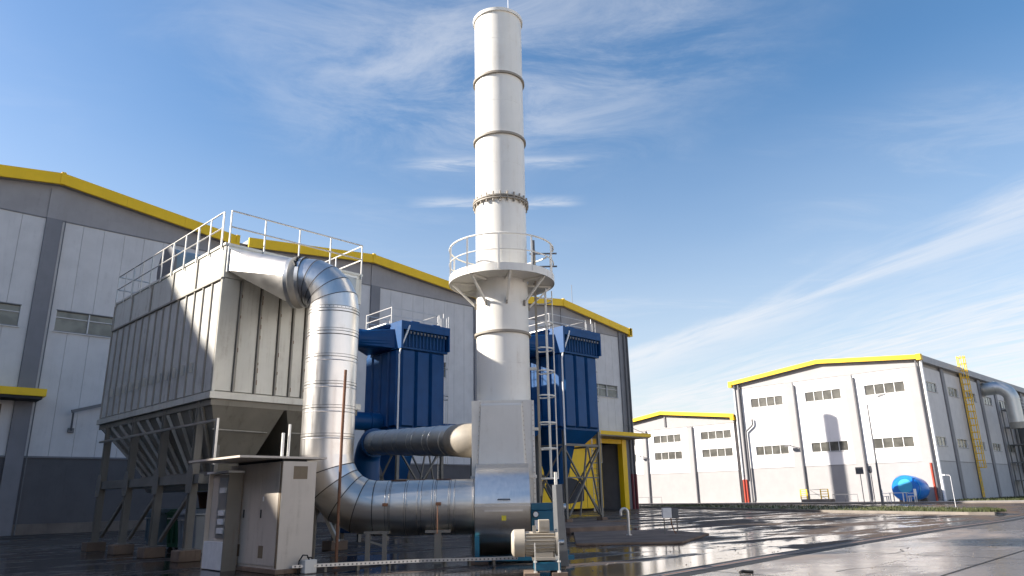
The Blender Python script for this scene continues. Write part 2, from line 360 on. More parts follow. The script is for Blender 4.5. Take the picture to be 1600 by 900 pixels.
def copy_tree(o, parent=None):
    c = o.copy(); C.objects.link(c)
    if parent: c.parent = parent
    for ch in list(o.children): copy_tree(ch, c)
    return c
def sheet(poly, z):
    return MB().add([(x, y, z) for x, y in poly], [tuple(range(len(poly)))])
# ================================================================== SETTING: ground
def build_ground():
    struct('ground', sheet([(-1500, -1500), (1500, -1500), (1500, 1500), (-1500, 1500)], -0.006), 'pave')
    struct('yard', sheet([(-8, -4), (12, 7), (84, 7), (84, 60), (90, 130), (-8, 130)], 0.0), 'asphalt')
    # concrete road to the right of the drain
    struct('concrete_road', sheet([(-4, 7.9), (11.9, 8.75), (16.97, 9.17), (22.5, 9.5), (31.3, 9.9), (40, 9.9), (49, 10.6), (56, 12.5), (88, 12.5), (88, -23), (-6, -23), (-6, 7.8)], 0.004), 'slab')
    # raised strip: kerb and grass
    k = [(68.0, 53.0), (63.5, 43.6), (51.6, 22.7), (47.7, 13.4), (48.0, 12.2)]
    far = [(76.0, 52.0), (72.0, 43.0), (62.0, 22.0), (54.0, 14.0), (49.2, 11.9)]
    kb = MB(); n = len(k)
    inn = []
    for i in range(n):
        d = (Vector(far[i]) - Vector(k[i])).normalized(); q = Vector(k[i]) + d * 0.18; inn.append((q.x, q.y))
    for i in range(n - 1):
        a, b_, c, d = k[i], k[i + 1], inn[i + 1], inn[i]
        kb.hexa([(*a, 0), (*b_, 0), (*c, 0), (*d, 0), (*a, .16), (*b_, .16), (*c, .16), (*d, .16)])
    struct('kerb', kb, 'kerb')
    struct('grass_verge', sheet(inn + far[::-1], 0.15), 'grass')
    rk = MB()
    for i in range(n - 2):
        a, b_ = Vector(far[i]), Vector(far[i + 1]); o = Vector((0.3, -0.1))
        rk.hexa([(*a, 0), (*b_, 0), (*(b_ + o), 0), (*(a + o), 0), (*a, .17), (*b_, .17), (*(b_ + o), .17), (*(a + o), .17)])
    struct('kerb', rk, 'kerb')
    struct('service_road', sheet([(76.4, 52), (72.4, 43), (62.4, 22), (55.4, 13), (50, 10.4), (70, 8), (82, 8), (82.5, 80), (90, 120), (82, 120)], 0.006), 'asphalt')
    struct('pavement', MB().box(83, 12, 0, 90, 75, 0.13), 'pave')
    struct('pavement_kerb', MB().box(82.75, 12, 0, 82.998, 75, 0.15), 'kerb')
    struct('lawn', MB().box(90.1, 6, 0, 230, 27.3, 0.14), 'grass')
    # dark drain channel with steel edges
    dl = [(-4.0, 7.75), (11.9, 8.6), (16.97, 9.0), (22.5, 9.34), (31.3, 9.74), (40, 9.74), (49, 10.4)]
    ch = thing('drain_channel', 'long steel drain channel crossing the wet yard beside the concrete road', 'drain channel', (16.97, 9.0, 0))
    def strip(off0, off1, z0, z1):
        m = MB()
        for i in range(len(dl) - 1):
            a, b_ = Vector(dl[i]) - Vector((16.97, 9.0)), Vector(dl[i + 1]) - Vector((16.97, 9.0))
            a0, a1, b0, b1 = a + Vector((0, off0)), a + Vector((0, off1)), b_ + Vector((0, off0)), b_ + Vector((0, off1))
            m.hexa([(*a0, z0), (*b0, z0), (*b1, z0), (*a1, z0), (*a0, z1), (*b0, z1), (*b1, z1), (*a1, z1)])
        return m
    strip(0.03, 0.12, 0.001, 0.010).ob('channel_bed', 'black', ch)
    strip(-0.34, -0.021, 0.001, 0.008).ob('tar_joint', 'black', ch)
    strip(0.171, 0.42, 0.001, 0.008).ob('tar_joint', 'black', ch)
    strip(-0.02, 0.03, 0.0, 0.022).ob('edge_rail', 'pipe_grey', ch)
    strip(0.12, 0.17, 0.0, 0.020).ob('edge_rail', 'pipe_grey', ch)
    g = MB(); x = 12.0
    while x < 40:
        i = max(j for j in range(len(dl) - 1) if dl[j][0] <= x); t = (x - dl[i][0]) / (dl[i + 1][0] - dl[i][0]); y = dl[i][1] + (dl[i + 1][1] - dl[i][1]) * t
        g.box(x - 16.97, y + .03 - 9, .010, x + .03 - 16.97, y + .12 - 9, .018); x += 0.09
    tag(g.ob('grate_bars', 'rust', ch), None, None, None, 'stuff')
    # joints and cracks of the concrete road
    for x in (6.0, 12.0, 18.0, 24.0, 31.0, 38.0, 46.0):
        yt = max(p[1] for p in dl if p[0] <= x + 12) if False else 8.2 + min(x, 40) * .04
        o = sheet([(x, -23), (x + .035, -23), (x + 1.2 + .035, yt), (x + 1.2, yt)], 0.008).ob('road_joint', 'black'); o['kind'] = 'structure'
    for y in (4.2, -1.0):
        o = sheet([(-6, y - .3), (88, y + 3.5), (88, y + 3.54), (-6, y - .26)], 0.0115).ob('road_joint', 'black'); o['kind'] = 'structure'
    rnd = random.Random(11)
    for (x, y) in ((14.5, 6.5), (19.0, 7.2), (24.5, 7.6), (17.0, 5.0), (30.0, 8.4), (22.0, 6.2)):
        m = MB(); p = Vector((x, y)); an = rnd.uniform(-.6, .6)
        for _ in range(9):
            q = p + Vector((math.cos(an), math.sin(an))) * rnd.uniform(.2, .45); nrm = (q - p).normalized().orthogonal() * rnd.uniform(.006, .014)
            m.add([(*(p - nrm), .009), (*(q - nrm), .009), (*(q + nrm), .009), (*(p + nrm), .009)], [(0, 1, 2, 3)]); p = q; an += rnd.uniform(-.5, .5)
        o = m.ob('road_crack', 'black'); o['kind'] = 'structure'
    gv = MB()
    for _ in range(900):
        x = rnd.uniform(9, 34); y = rnd.uniform(4, 24); r_ = rnd.uniform(.006, .018)
        gv.hexa([(x - r_, y - r_ * .7, 0), (x + r_, y - r_, 0), (x + r_ * .8, y + r_, 0), (x - r_, y + r_ * .8, 0), (x - r_ * .5, y - r_ * .4, r_), (x + r_ * .5, y - r_ * .5, r_ * .8), (x + r_ * .4, y + r_ * .5, r_), (x - r_ * .5, y + r_ * .4, r_ * .9)])
    tag(gv.ob('loose_grit', 'kerb'), 'loose grit and small stones scattered on the wet yard', 'grit', None, 'stuff')
    # low concrete pads in the yard
    def slab_pad(poly, h, mat='concrete'):
        return MB().prism(poly, 'z', 0.0, h)
    o = slab_pad([(17.3, 15.7), (19.75, 13.5), (24.1, 15.3), (25.6, 18.6), (22.6, 20.6)], 0.08).ob('concrete_pad', 'concrete', bev=.02); o['kind'] = 'structure'
    o = slab_pad([(22.4, 20.6), (25.2, 20.0), (28.2, 22.2), (27.6, 24.4), (23.4, 24.4)], 0.24).ob('concrete_pad', 'concrete', bev=.02); o['kind'] = 'structure'
    o = MB().box(27.2, 25.2, 0, 32.0, 30.2, 0.18).ob('concrete_pad', 'concrete', bev=.02); o['kind'] = 'structure'
    # grass blades on the verge and the lawn edge
    gb = MB(); rnd = random.Random(3)
    for _ in range(5000):
        t = rnd.random() ** 0.7 * (n - 1); i = min(int(t), n - 2); t -= i; s_ = rnd.random()
        a = Vector(inn[i]).lerp(Vector(inn[i + 1]), t); b_ = Vector(far[i]).lerp(Vector(far[i + 1]), t); p = a.lerp(b_, s_)
        an = rnd.uniform(0, 6.28); h = rnd.uniform(.07, .2); dx, dy = math.cos(an) * .03, math.sin(an) * .03
        gb.add([(p.x - dx, p.y - dy, .15), (p.x + dx, p.y + dy, .15), (p.x + rnd.uniform(-.06, .06), p.y + rnd.uniform(-.06, .06), .15 + h)], [(0, 1, 2)])
    for _ in range(5000):
        x = 90.2 + 60 * rnd.random() ** 2; y = rnd.uniform(8, 27); an = rnd.uniform(0, 6.28); h = rnd.uniform(.08, .26); dx, dy = math.cos(an) * .05, math.sin(an) * .05
        gb.add([(x - dx, y - dy, .13), (x + dx, y + dy, .13), (x + rnd.uniform(-.08, .08), y + rnd.uniform(-.08, .08), .13 + h)], [(0, 1, 2)])
    tag(gb.ob('grass', 'grass'), 'short rough grass growing on the kerbed verge and the lawn', 'grass', None, 'stuff')
build_ground()
# ================================================================== MAIN HALL
FY = 48.0
def build_hall():
    t = thing('industrial_hall', 'long grey panelled hall with three yellow-edged gables behind the filters', 'building', (30, FY, 0))
    ox, oy = 30, FY
    def part(name, mb, mat, parent=t, bev=0): 
        mb.v = [(x - ox, y - oy, z) for x, y, z in mb.v]; return mb.ob(name, mat, parent, bev=bev)
    part('wall', MB().box(-8, 48.17, 0, 6.9, 70, 18).box(6.9, 48.17, 6.7, 56.8, 110, 18.2).box(6.9, 48.17, 0, 44.6, 110, 6.7).box(61.0, 48.17, 0, 62.4, 110, 18.2).box(56.8, 48.17, 6.7, 61.0, 110, 18.2).box(44.6, 54, 0, 61.0, 56, 6.7).box(55.9, 48.17, 0, 57.0, 54, 6.7), 'band_grey')
    prof = [(-8.0, 18.85), (-3.6, 19.4), (7.6, 20.86), (18.5, 19.42)], [(19.3, 19.5), (29.6, 20.5), (40.6, 19.35)], [(41.4, 19.4), (52.0, 20.62), (62.7, 19.05)]
    for pf in prof:
        # gable infill, yellow verge, roof slabs
        poly = [(pf[0][0], 18.0)] + [(x, z - .55) for x, z in pf] + [(pf[-1][0] - (.3 if pf[-1][0] > 60 else 0), 18.0)]
        part('gable_infill', MB().prism(poly, 'y', 47.98, 48.2), 'band_grey')
        for i in range(len(pf) - 1):
            (xa, za), (xb, zb) = pf[i], pf[i + 1]
            nv = max(1, round((xb - xa) / 3.7))
            for q in range(nv):
                f0, f1 = q / nv, (q + 1) / nv; j = random.uniform(-.006, .006)
                p0, q0, p1, q1 = xa + (xb - xa) * f0 + .004, za + (zb - za) * f0 + j, xa + (xb - xa) * f1 - .004, za + (zb - za) * f1 + j
                part('yellow_verge', MB().prism([(p0, q0 - .71), (p1, q1 - .71), (p1, q1), (p0, q0)], 'y', 47.45 + j, 47.62), 'yellow')
            part('roof_slab', MB().prism([(xa, za - .45), (xb, zb - .45), (xb, zb - .12), (xa, za - .12)], 'y', 47.625, 110), 'roof_grey')
            part('soffit', MB().prism([(xa, za - .71), (xb, zb - .71), (xb, zb - .62), (xa, za - .62)], 'y', 47.63, 48.3), 'band_grey')
            part('ridge_cap', MB().box(xb - .12, 47.40, zb - .72, xb + .12, 47.7, zb + .05), 'yellow')
    part('verge_end', MB().box(62.5, 47.4, 18.2, 62.98, 47.9, 19.12), 'yellow')
    for x in (18.9, 41.0):
        part('valley_gutter', MB().box(x - .4, 47.9, 18.5, x + .4, 110, 19.1), 'pipe_grey')
    # pilasters
    for x in (7.6, 18.9, 30.1, 40.9, 52.4):
        part('pilaster', MB().box(x - .42, 47.84, 7.9 if x > 50 else 0, x + .42, 48.05, 18.02), 'pilaster')
        part('pilaster_top', MB().box(x - .42, 47.9, 18.03, x + .42, 48.03, 18.9 if x in (18.9, 40.9) else 19.9), 'band_grey')
    part('pilaster', MB().box(61.05, 47.84, 0, 62.45, 48.05, 18.9), 'pilaster')
    # cladding panels, one by one, round the ribbon windows
    bays = [(-3.6, 7.18, (1.6, 6.72)), (8.02, 18.48, (8.45, 15.45)), (19.32, 29.68, (20.2, 26.8)), (30.52, 40.48, (31.0, 37.4)), (41.32, 51.98, (42.0, 49.0)), (52.82, 61.05, (53.4, 60.5))]
    Z0, Z1, WA, WB = 4.16, 17.97, 11.28, 12.57
    for bi, (xa, xb, (w0, w1)) in enumerate(bays):
        n = round((xb - xa) / 1.155); pw = (xb - xa) / n; zb0 = 7.75 if bi == 5 else Z0
        for k in range(n):
            a, b_ = xa + k * pw + .008, xa + (k + 1) * pw - .008
            pieces = []
            if b_ <= w0 or a >= w1: pieces.append((a, b_, zb0, Z1))
            else:
                pieces += [(a, b_, zb0, WA), (a, b_, WB, Z1)]
                if a < w0: pieces.append((a, w0, WA + .002, WB - .002))
                if b_ > w1: pieces.append((w1, b_, WA + .002, WB - .002))
            for (p, q, r_, s_) in pieces:
                part('cladding_panel', MB().box(p, 47.985 + random.uniform(-.004, .004), r_, q, 48.055, s_), 'panel_grey')
        part('drip_trim', MB().box(xa, 47.93, Z1 + .005, xb, 48.0, Z1 + .07), 'pilaster')
        if bi < 4:
            part('lower_band', MB().box(xa, 47.99, .55, xb, 48.055, 4.05), 'low_band')
            part('drip_trim', MB().box(xa, 47.92, 4.06, xb, 48.04, 4.15), 'pilaster')
            part('plinth', MB().box(xa, 47.9, 0, xb, 48.05, .545), 'plinth')
        wf = part('window', MB().box(w0, 47.96, WA, w1, 48.14, WA + .06).box(w0, 47.96, WB - .06, w1, 48.14, WB), 'pipe_grey')
        nn = max(2, round((w1 - w0) / 1.65)); ww = (w1 - w0) / nn
        for k in range(nn + 1):
            x = w0 + k * ww; part('mullion', MB().box(max(w0, x - .035), 47.985, WA + .06, min(w1, x + .035), 48.14, WB - .06), 'panel_grey', wf)
        part('transom', MB().box(w0, 48.03, 12.1, w1, 48.13, 12.15), 'panel_grey', wf)
        for k in range(nn):
            x = w0 + k * ww
            part('pane', MB().box(x + .036, 48.10, WA + .062, x + ww - .036, 48.12, 12.098), 'glass_warm' if bi < 2 else 'glass', wf)
            part('pane', MB().box(x + .036, 48.10, 12.152, x + ww - .036, 48.12, WB - .062), 'glass_warm' if bi < 2 else 'glass', wf)
        part('window_sill', MB().box(w0 - .05, 47.9, WA - .06, w1 + .05, 48.0, WA - .002), 'panel_grey', wf)
    # roller doors and canopies
    for (a, b_) in ((-4.0, 8.3), (56.6, 61.8)):
        pass
    part('canopy', MB().box(-4, 46.4, 7.27, 8.35, 47.95, 7.68), 'yellow')
    part('canopy_soffit', MB().box(-3.9, 46.5, 7.12, 8.2, 47.95, 7.265), 'gate_grey')
    part('roller_door', MB().box(-2, 47.9, 0, 6.6, 48.04, 6.9), 'plinth')
    part('canopy', MB().box(52.9, 45.1, 7.06, 61.9, 47.95, 7.42), 'yellow')
    part('canopy_soffit', MB().box(53, 45.2, 6.96, 61.8, 47.95, 7.055), 'band_grey')
    part('canopy_stay', MB().cyl((61.4, 45.4, 7.4), (61.4, 47.9, 8.5), .03, 6), 'pipe_grey')
    # the big doorway on the right: yellow folding gate, recess, white panel painted as a lit opening at its back
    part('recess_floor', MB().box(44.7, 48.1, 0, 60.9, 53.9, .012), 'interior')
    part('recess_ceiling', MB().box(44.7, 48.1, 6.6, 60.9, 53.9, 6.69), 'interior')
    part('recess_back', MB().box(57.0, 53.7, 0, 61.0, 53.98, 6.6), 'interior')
    part('painted_opening', MB().box(57.7, 53.6, 4.9, 59.6, 53.69, 5.9), 'white')  # white panel stands in for daylight seen through an opening
    part('roller_housing', MB().cyl((57.1, 52.8, 3.0), (60.9, 52.8, 3.0), .35, 14), 'band_grey')
    part('inner_door', MB().box(57.2, 53.55, 0, 59.4, 53.69, 2.8), 'gate_grey')
    part('notice', MB().box(57.3, 53.50, 1.9, 57.7, 53.54, 2.6), 'white')
    part('door_post', MB().box(60.3, 47.7, 0, 61.0, 48.3, 6.95), 'yellow')
    part('door_lintel', MB().box(45.0, 47.75, 6.5, 60.29, 48.05, 6.95), 'yellow')
    gate = part('folding_gate', MB().box(45.0, 47.8, .25, 57.0, 47.95, 6.49), 'yellow')
    part('gate_emblem', MB().prism([(49.6, 3.1), (50.7, 3.45), (53.2, 2.9), (54.2, 2.2), (54.1, .95), (51.8, .7), (49.4, 1.2), (48.9, 2.4)], 'y', 47.77, 47.798), 'gate_grey', gate)
    part('gate_emblem', MB().prism([(45.6, 5.8), (47.4, 6.2), (48.3, 5.2), (47.7, 4.1), (46.0, 3.9)], 'y', 47.77, 47.798), 'gate_grey', gate)
    for x in (47.4, 49.8, 52.2, 54.6):
        part('fold_seam', MB().box(x - .02, 47.785, .3, x + .02, 47.799, 6.45), 'gate_grey', gate)
    part('gate_ladder', MB().box(56.0, 47.6, .3, 56.05, 47.65, 6.4).box(56.55, 47.6, .3, 56.6, 47.65, 6.4), 'pipe_grey', gate)
    # downpipes at the right corner with dark red guards, and wall arm on the left
    for x, y in ((61.75, 47.72), (62.3, 47.72)):
        part('downpipe', MB().cyl((x, y, 3.5), (x, y, 18.3), .09, 10), 'pipe_grey')
        part('pipe_guard', MB().cyl((x, y, 0), (x, y, 3.5), .14, 10), 'maroon')
    part('downpipe', MB().cyl((8.15, 47.8, 0), (8.15, 47.8, 18), .035, 6), 'pipe_grey')
    part('wall_arm', MB().bar((9.9, 47.4, 6.65), (12.4, 47.9, 7.45), .14, .18).bar((10.0, 47.45, 6.6), (10.1, 47.9, 5.6), .1, .1).box(9.95, 47.85, 5.5, 10.25, 48.0, 5.75), 'pipe_grey')
    part('roof_vent', MB().cyl((55.3, 49.5, 19.9), (55.3, 49.5, 20.65), .5, 14).cyl((55.3, 49.5, 20.66), (55.3, 49.5, 20.8), .7, 14), 'galv')
    part('antenna', MB().cyl((55.9, 49.8, 19.9), (55.9, 49.8, 23.4), .03, 6), 'pipe_grey')
    # stack on the roof: throws the round-topped shadow on the white warehouse
    s = thing('roof_stack', 'slender white stack standing on the grey hall roof, behind the chimney', 'chimney', (59.05, 64.4, 19.2))
    MB().lathe([(.75, 0), (.75, 12.9), (.66, 12.9), (.66, 11)], seg=32).ob('stack_pipe', 'chim', s)
    MB().lathe([(.9, 0), (.9, .3), (.76, .31)], seg=32).ob('base_collar', 'flange', s)
    # unseen blocks: some inferred from cast shadows, others added to shape the light
    def block(name, label, x0, x1, y0, y1, h, mat='panel_grey'):
        cx_, cy_ = (x0 + x1) / 2, (y0 + y1) / 2; hx, hy = (x1 - x0) / 2, (y1 - y0) / 2
        b_ = thing(name, label, 'building', (cx_, cy_, 0))
        MB().box(-hx, -hy, 0, hx, hy, h).ob('wall', mat, b_)
        MB().box(-hx - .1, -hy - .1, h + .002, hx + .1, hy + .1, h + .4).ob('roof', 'roof_grey', b_)
        n = int(hx * 2 / 5)
        for k in range(n): MB().box(-hx + 1 + k * 5, -hy - .06, h * .6, -hx + 4.4 + k * 5, -hy - .001, h * .6 + 1.4).ob('window', 'glass', b_)
    block('high_bay_block', 'tall grey block joined to the left end of the hall', -24.98, -8.02, 48, 74, 28.3)
    block('storage_tower', 'tallest grey block of the works beyond the high bay block', -46, -25, 48, 74, 28.45)
    block('bounce_hall', 'long white hall added unseen behind the viewpoint to bounce sunlight', -30, 85, -56, -24, 15, 'white_panel')  # added out of view: sunlit white wall throws fill light onto shaded faces
    block('west_sky_blocker', 'long dark block added unseen to the west to cut skylight', -62, -31, -30, 47.4, 19, 'low_band')  # added out of view: hides low western sky to darken left-facing sides
    block('blocker', 'low dark grey annexe added unseen left of the hall to cut skylight', -30.8, -8, 30.1, 47.9, 12.9, 'low_band')  # added out of view: closes the gap to darken the hall's lower left
build_hall()
# ================================================================== WHITE WAREHOUSES
WX = 90.0
def warehouse_window(t, y0, y1, z0, z1, n=4, face='x', off=WX):
    """ribbon window; y0<y1; returns its frame part"""
    def B(a, za, b_, zb, d0, d1):
        return (off + d0, a, za, off + d1, b_, zb) if face == 'x' else (a, off + d0, za, b_, off + d1, zb)
    f = MB().box(*B(y0, z0, y1, z0 + .04, .0, .14)).box(*B(y0, z1 - .04, y1, z1, .0, .14))
    wdt = (y1 - y0) / n
    for k in range(n + 1):
        y = y0 + k * wdt; f.box(*B(max(y0, y - .035), z0 + .04, min(y1, y + .035), z1 - .04, .05, .14))
    o = f.ob('window', 'white', t)
    for k in range(n):
        y = y0 + k * wdt
        MB().box(*B(y + .036, z0 + .041, y + wdt - .036, z1 - .041, .10, .125)).ob('pane', 'glass_far' if face == 'x' else 'glass', o)
    MB().box(*B(y0 - .05, z0 - .07, y1 + .05, z0 - .002, -.08, .04)).ob('window_sill', 'white_band', o)
    return o
def tiles(t, a0, a1, z0, z1, holes, n, mat, face='x', off=WX, d0=-.02, d1=.06):
    """one bay's cladding cut into panels round window holes"""
    w_ = (a1 - a0) / n
    def B(a, za, b_, zb): return (off + d0, a, za, off + d1, b_, zb) if face == 'x' else (a, off + d0, za, b_, off + d1, zb)
    for k in range(n):
        a, b_ = a0 + k * w_ + .006, a0 + (k + 1) * w_ - .006
        zs = z0
        for (h0, h1, za, zb) in sorted(holes, key=lambda h: h[2]):
            if b_ <= h0 or a >= h1: continue
            if za > zs: MB().box(*B(a, zs, b_, za)).ob('cladding_panel', mat, t)
            if a < h0: MB().box(*B(a, za + .002, h0, zb - .002)).ob('cladding_panel', mat, t)
            if b_ > h1: MB().box(*B(h1, za + .002, b_, zb - .002)).ob('cladding_panel', mat, t)
            zs = zb
        MB().box(*B(a, zs, b_, z1)).ob('cladding_panel', mat, t)
def build_warehouse():
    t = thing('tall_warehouse', 'tall white warehouse with yellow roof edge and four-pane ribbon windows', 'building', (0, 0, 0))
    MB().box(90.16, 27.66, 0, 185, 51.0, 15.9).ob('wall', 'white_band', t)
    prof = [(27.5, 16.25), (39.0, 17.35), (51.1, 16.1)]
    MB().prism([(27.6, 15.0)] + [(y, z - .5) for y, z in prof] + [(51.0, 15.0)], 'x', 89.95, 90.2).ob('gable_infill', 'white_band', t)
    for i in range(2):
        (a, za), (b_, zb) = prof[i], prof[i + 1]
        for q in range(3):
            j = random.uniform(-.006, .006); ya, yb = a + (b_ - a) * q / 3 + .006, a + (b_ - a) * (q + 1) / 3 - .006
            z_a, z_b = za + (zb - za) * q / 3 + j, za + (zb - za) * (q + 1) / 3 + j
            MB().prism([(ya, z_a - .5), (yb, z_b - .5), (yb, z_b), (ya, z_a)], 'x', 89.35 + j, 89.55).ob('yellow_verge', 'yellow_far', t)
        MB().prism([(a, za - .5), (b_, zb - .5), (b_, zb - .42), (a, za - .42)], 'x', 89.56, 90.3).ob('soffit', 'white_band', t)
        MB().prism([(a, za - .4), (b_, zb - .4), (b_, zb - .1), (a, za - .1)], 'x', 89.56, 185).ob('roof_slab', 'roof_grey', t)
    MB().box(89.3, 27.0, 15.62, 90.0, 27.48, 16.3).ob('verge_end', 'yellow_far', t)
    MB().box(89.3, 51.12, 15.3, 90.0, 51.6, 16.1).ob('verge_end', 'yellow_far', t)
    edges = [50.6, 42.75, 35.2, 28.6]
    holes_all = []
    for i in range(3):
        hi, lo = edges[i] - (0 if i else .5), edges[i + 1] + 1.0
        if i == 2: lo = 28.9
        w0 = {0: 44.35, 1: 36.8, 2: 29.42}[i]; w1 = w0 + 4.5
        holes = [(w0, w1, 12.3, 13.52), (w0, w1, 6.05, 7.22)]
        tiles(t, lo, hi, 4.45, 14.95, holes, 5, 'white_panel')
        MB().box(89.985, lo, .35, 90.055, hi, 4.38).ob('lower_band', 'white_band', t)
        MB().box(89.94, lo, 4.385, 90.05, hi, 4.445).ob('drip_trim', 'white_band', t)
        MB().box(89.93, lo, 0.13, 90.05, hi, .345).ob('plinth', 'white_band', t)
        for h in holes: warehouse_window(t, h[0], h[1], h[2], h[3])
    for y0, y1 in ((42.75, 43.75), (35.2, 36.2), (27.5, 28.9), (50.1, 51.0)):
        MB().box(89.86, y0, 0, 90.05, y1, 14.97).ob('pilaster', 'white_band', t)
    for y in (42.6, 35.05):
        MB().cyl((89.86, y, 0.1), (89.86, y, 14.6), .13, 10).ob('downpipe', 'pipe_grey', t)
    MB().cyl((89.7, 50.3, 3.0), (89.7, 50.3, 15.6), .13, 10).ob('downpipe', 'pipe_grey', t)
    MB().cyl((89.75, 51.0, 3.0), (89.75, 51.0, 15.8), .12, 10).ob('downpipe', 'pipe_white', t)
    MB().tube([(89.7, 49.9, 0.1), (89.7, 49.9, 9.0), (89.7, 49.85, 9.25), (89.7, 48.9, 9.95), (89.7, 48.8, 10.2), (89.7, 48.8, 10.8)], .12, 10).ob('downpipe', 'pipe_grey', t)
    for y in (50.95, 50.55):
        MB().cyl((89.72, y, 0), (89.72, y, 3.05), .125, 10).ob('pipe_guard', 'red', t)
    MB().cyl((89.95, 27.25, 2.6), (89.95, 27.25, 15.7), .16, 12).ob('downpipe', 'pipe_white', t)
    MB().cyl((89.7, 27.72, .4), (89.7, 27.72, 15.6), .10, 10).ob('downpipe', 'pipe_grey', t)
    MB().cyl((89.95, 27.25, 0), (89.95, 27.25, 2.6), .17, 12).ob('pipe_foot', 'pipe_white', t)
    MB().cyl((89.72, 28.0, .1), (89.72, 28.0, 4.2), .125, 10).ob('pipe_guard', 'red', t)
    for y, z in ((42.75, 6.95),):
        MB().bar((89.8, y, z - .3), (89.1, y + .9, z), .08, .08).box(88.85, y + .8, z - .05, 89.35, y + 1.5, z + .12).ob('floodlight', 'pipe_grey', t)
    # long shaded side wall
    SY = 27.5
    xs = [90.0 + 7.9 * 0.93 * k for k in range(0, 13)]
    for i in range(12):
        a, b_ = xs[i] + .55, xs[i + 1] - .55
        if i == 0: a = 90.35
        holes = [(a + .5 if i == 0 else a + .9, a + (4.4 if i == 0 else 4.7), 12.3, 13.4), (a + .5 if i == 0 else a + .9, a + (4.4 if i == 0 else 4.7), 6.1, 7.15)]
        tiles(t, a, b_, 4.45, 15.0, holes, 3, 'side_wall_panel', 'y', SY)
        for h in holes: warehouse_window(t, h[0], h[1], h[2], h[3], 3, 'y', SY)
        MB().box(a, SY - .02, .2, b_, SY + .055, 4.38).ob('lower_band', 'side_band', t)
        MB().box(a, SY - .06, 4.385, b_, SY + .05, 4.445).ob('drip_trim', 'pilaster', t)
    for x in xs[1:]:
        MB().box(x - .5, SY - .16, 0, x + .5, SY + .05, 15.4).ob('pilaster', 'pilaster', t)
    MB().box(90.05, SY - .5, 15.45, 185, SY + .05, 16.2).ob('eaves_fascia', 'roof_grey', t)
    # ------------ lower warehouse beyond it
    u = thing('low_warehouse', 'lower white warehouse with yellow gable between hall corner and tall warehouse', 'building', (0, 0, 0))
    MB().box(90.16, 51.7, 0, 150, 75.0, 11.2).ob('wall', 'white_band', u)
    prof = [(51.3, 11.75), (63.2, 13.2), (75.2, 11.7)]
    MB().prism([(51.7, 10.6)] + [(y, z - .5) for y, z in prof] + [(75.0, 10.6)], 'x', 89.95, 90.2).ob('gable_infill', 'white_band', u)
    for i in range(2):
        (a, za), (b_, zb) = prof[i], prof[i + 1]
        for q in range(3):
            j = random.uniform(-.006, .006); ya, yb = a + (b_ - a) * q / 3 + .006, a + (b_ - a) * (q + 1) / 3 - .006
            z_a, z_b = za + (zb - za) * q / 3 + j, za + (zb - za) * (q + 1) / 3 + j
            MB().prism([(ya, z_a - .5), (yb, z_b - .5), (yb, z_b), (ya, z_a)], 'x', 89.35 + j, 89.55).ob('yellow_verge', 'yellow_far', u)
        MB().prism([(a, za - .4), (b_, zb - .4), (b_, zb - .1), (a, za - .1)], 'x', 89.56, 150).ob('roof_slab', 'roof_grey', u)
    MB().box(89.3, 51.3, 10.9, 89.9, 51.8, 11.6).ob('verge_end', 'yellow_far', u)
    for (hi, lo, w0) in ((58.2, 51.75, 52.3), (66.3, 59.2, 60.4), (74.8, 67.2, 68.6)):
        holes = [(w0, w0 + 4.75, 8.62, 9.72), (w0, w0 + 4.75, 6.2, 7.3)]
        tiles(u, lo, hi, 4.3, 10.55, holes, 4, 'white_panel')
        for h in holes: warehouse_window(u, *h)
        MB().box(89.985, lo, .1, 90.055, hi, 4.23).ob('lower_band', 'white_band', u)
        MB().box(89.94, lo, 4.235, 90.05, hi, 4.295).ob('drip_trim', 'white_band', u)
    for y in (58.2, 66.3):
        MB().box(89.88, y, 0, 90.05, y + 1.0, 10.55).ob('pilaster', 'white_band', u)
        MB().cyl((89.84, y + .1, .1), (89.84, y + .1, 10.5), .12, 10).ob('downpipe', 'pipe_grey', u)
    MB().box(89.8, 62.7, 10.9, 89.9, 62.95, 12.4).ob('downpipe', 'pipe_grey', u)
    MB().bar((89.75, 66.3, 6.6), (89.1, 67.3, 6.9), .08, .08).box(88.9, 67.1, 6.85, 89.3, 67.7, 7.0).ob('floodlight', 'pipe_grey', u)
    # ------------ yellow caged ladder on the side wall
    l = thing('caged_ladder', 'tall yellow caged ladder running up the shaded warehouse side', 'ladder', (103.7, 27.1, 0))
    for x in (-.3, .3): MB().box(x - .04, -.04, .3, x + .04, .04, 17.6).ob('stile', 'yellow', l)
    z = .5; k = 0; m0 = None
    while z < 16.4:
        if m0 is None: m0 = MB().cyl((-.3, 0, 0), (.3, 0, 0), .03, 6).ob('rung', 'yellow', l, (0, 0, z))
        else: inst(m0, l, (0, 0, z))
        z += .45
    def hoop(z, r=.55): return [(-.3, 0, z)] + [(r * math.cos(a), -.3 + -r * math.sin(a), z) for a in [R(180) - R(180) * k / 8 for k in range(9)]] + [(.3, 0, z)]
    z = 3.8; h0 = None
    while z < 17.8:
        if h0 is None: h0 = MB().tube(hoop(0), .04, 5).ob('cage_hoop', 'yellow', l, (0, 0, z))
        else: inst(h0, l, (0, 0, z))
        z += .85
    for a in (20, 55, 90, 125, 160):
        x, y = .55 * math.cos(R(a)), -.3 - .55 * math.sin(R(a)); MB().cyl((x, y, 3.8), (x, y, 17.6), .035, 5).ob('cage_bar', 'yellow', l)
    # ------------ big elbow duct leaving the side wall
    d = thing('elbow_duct', 'large dull metal elbow duct bending down from the warehouse side wall', 'duct', (113.5, 27.4, 14.2))
    pts = [(0, 0, 0), (0.05, -1.5, .05)]
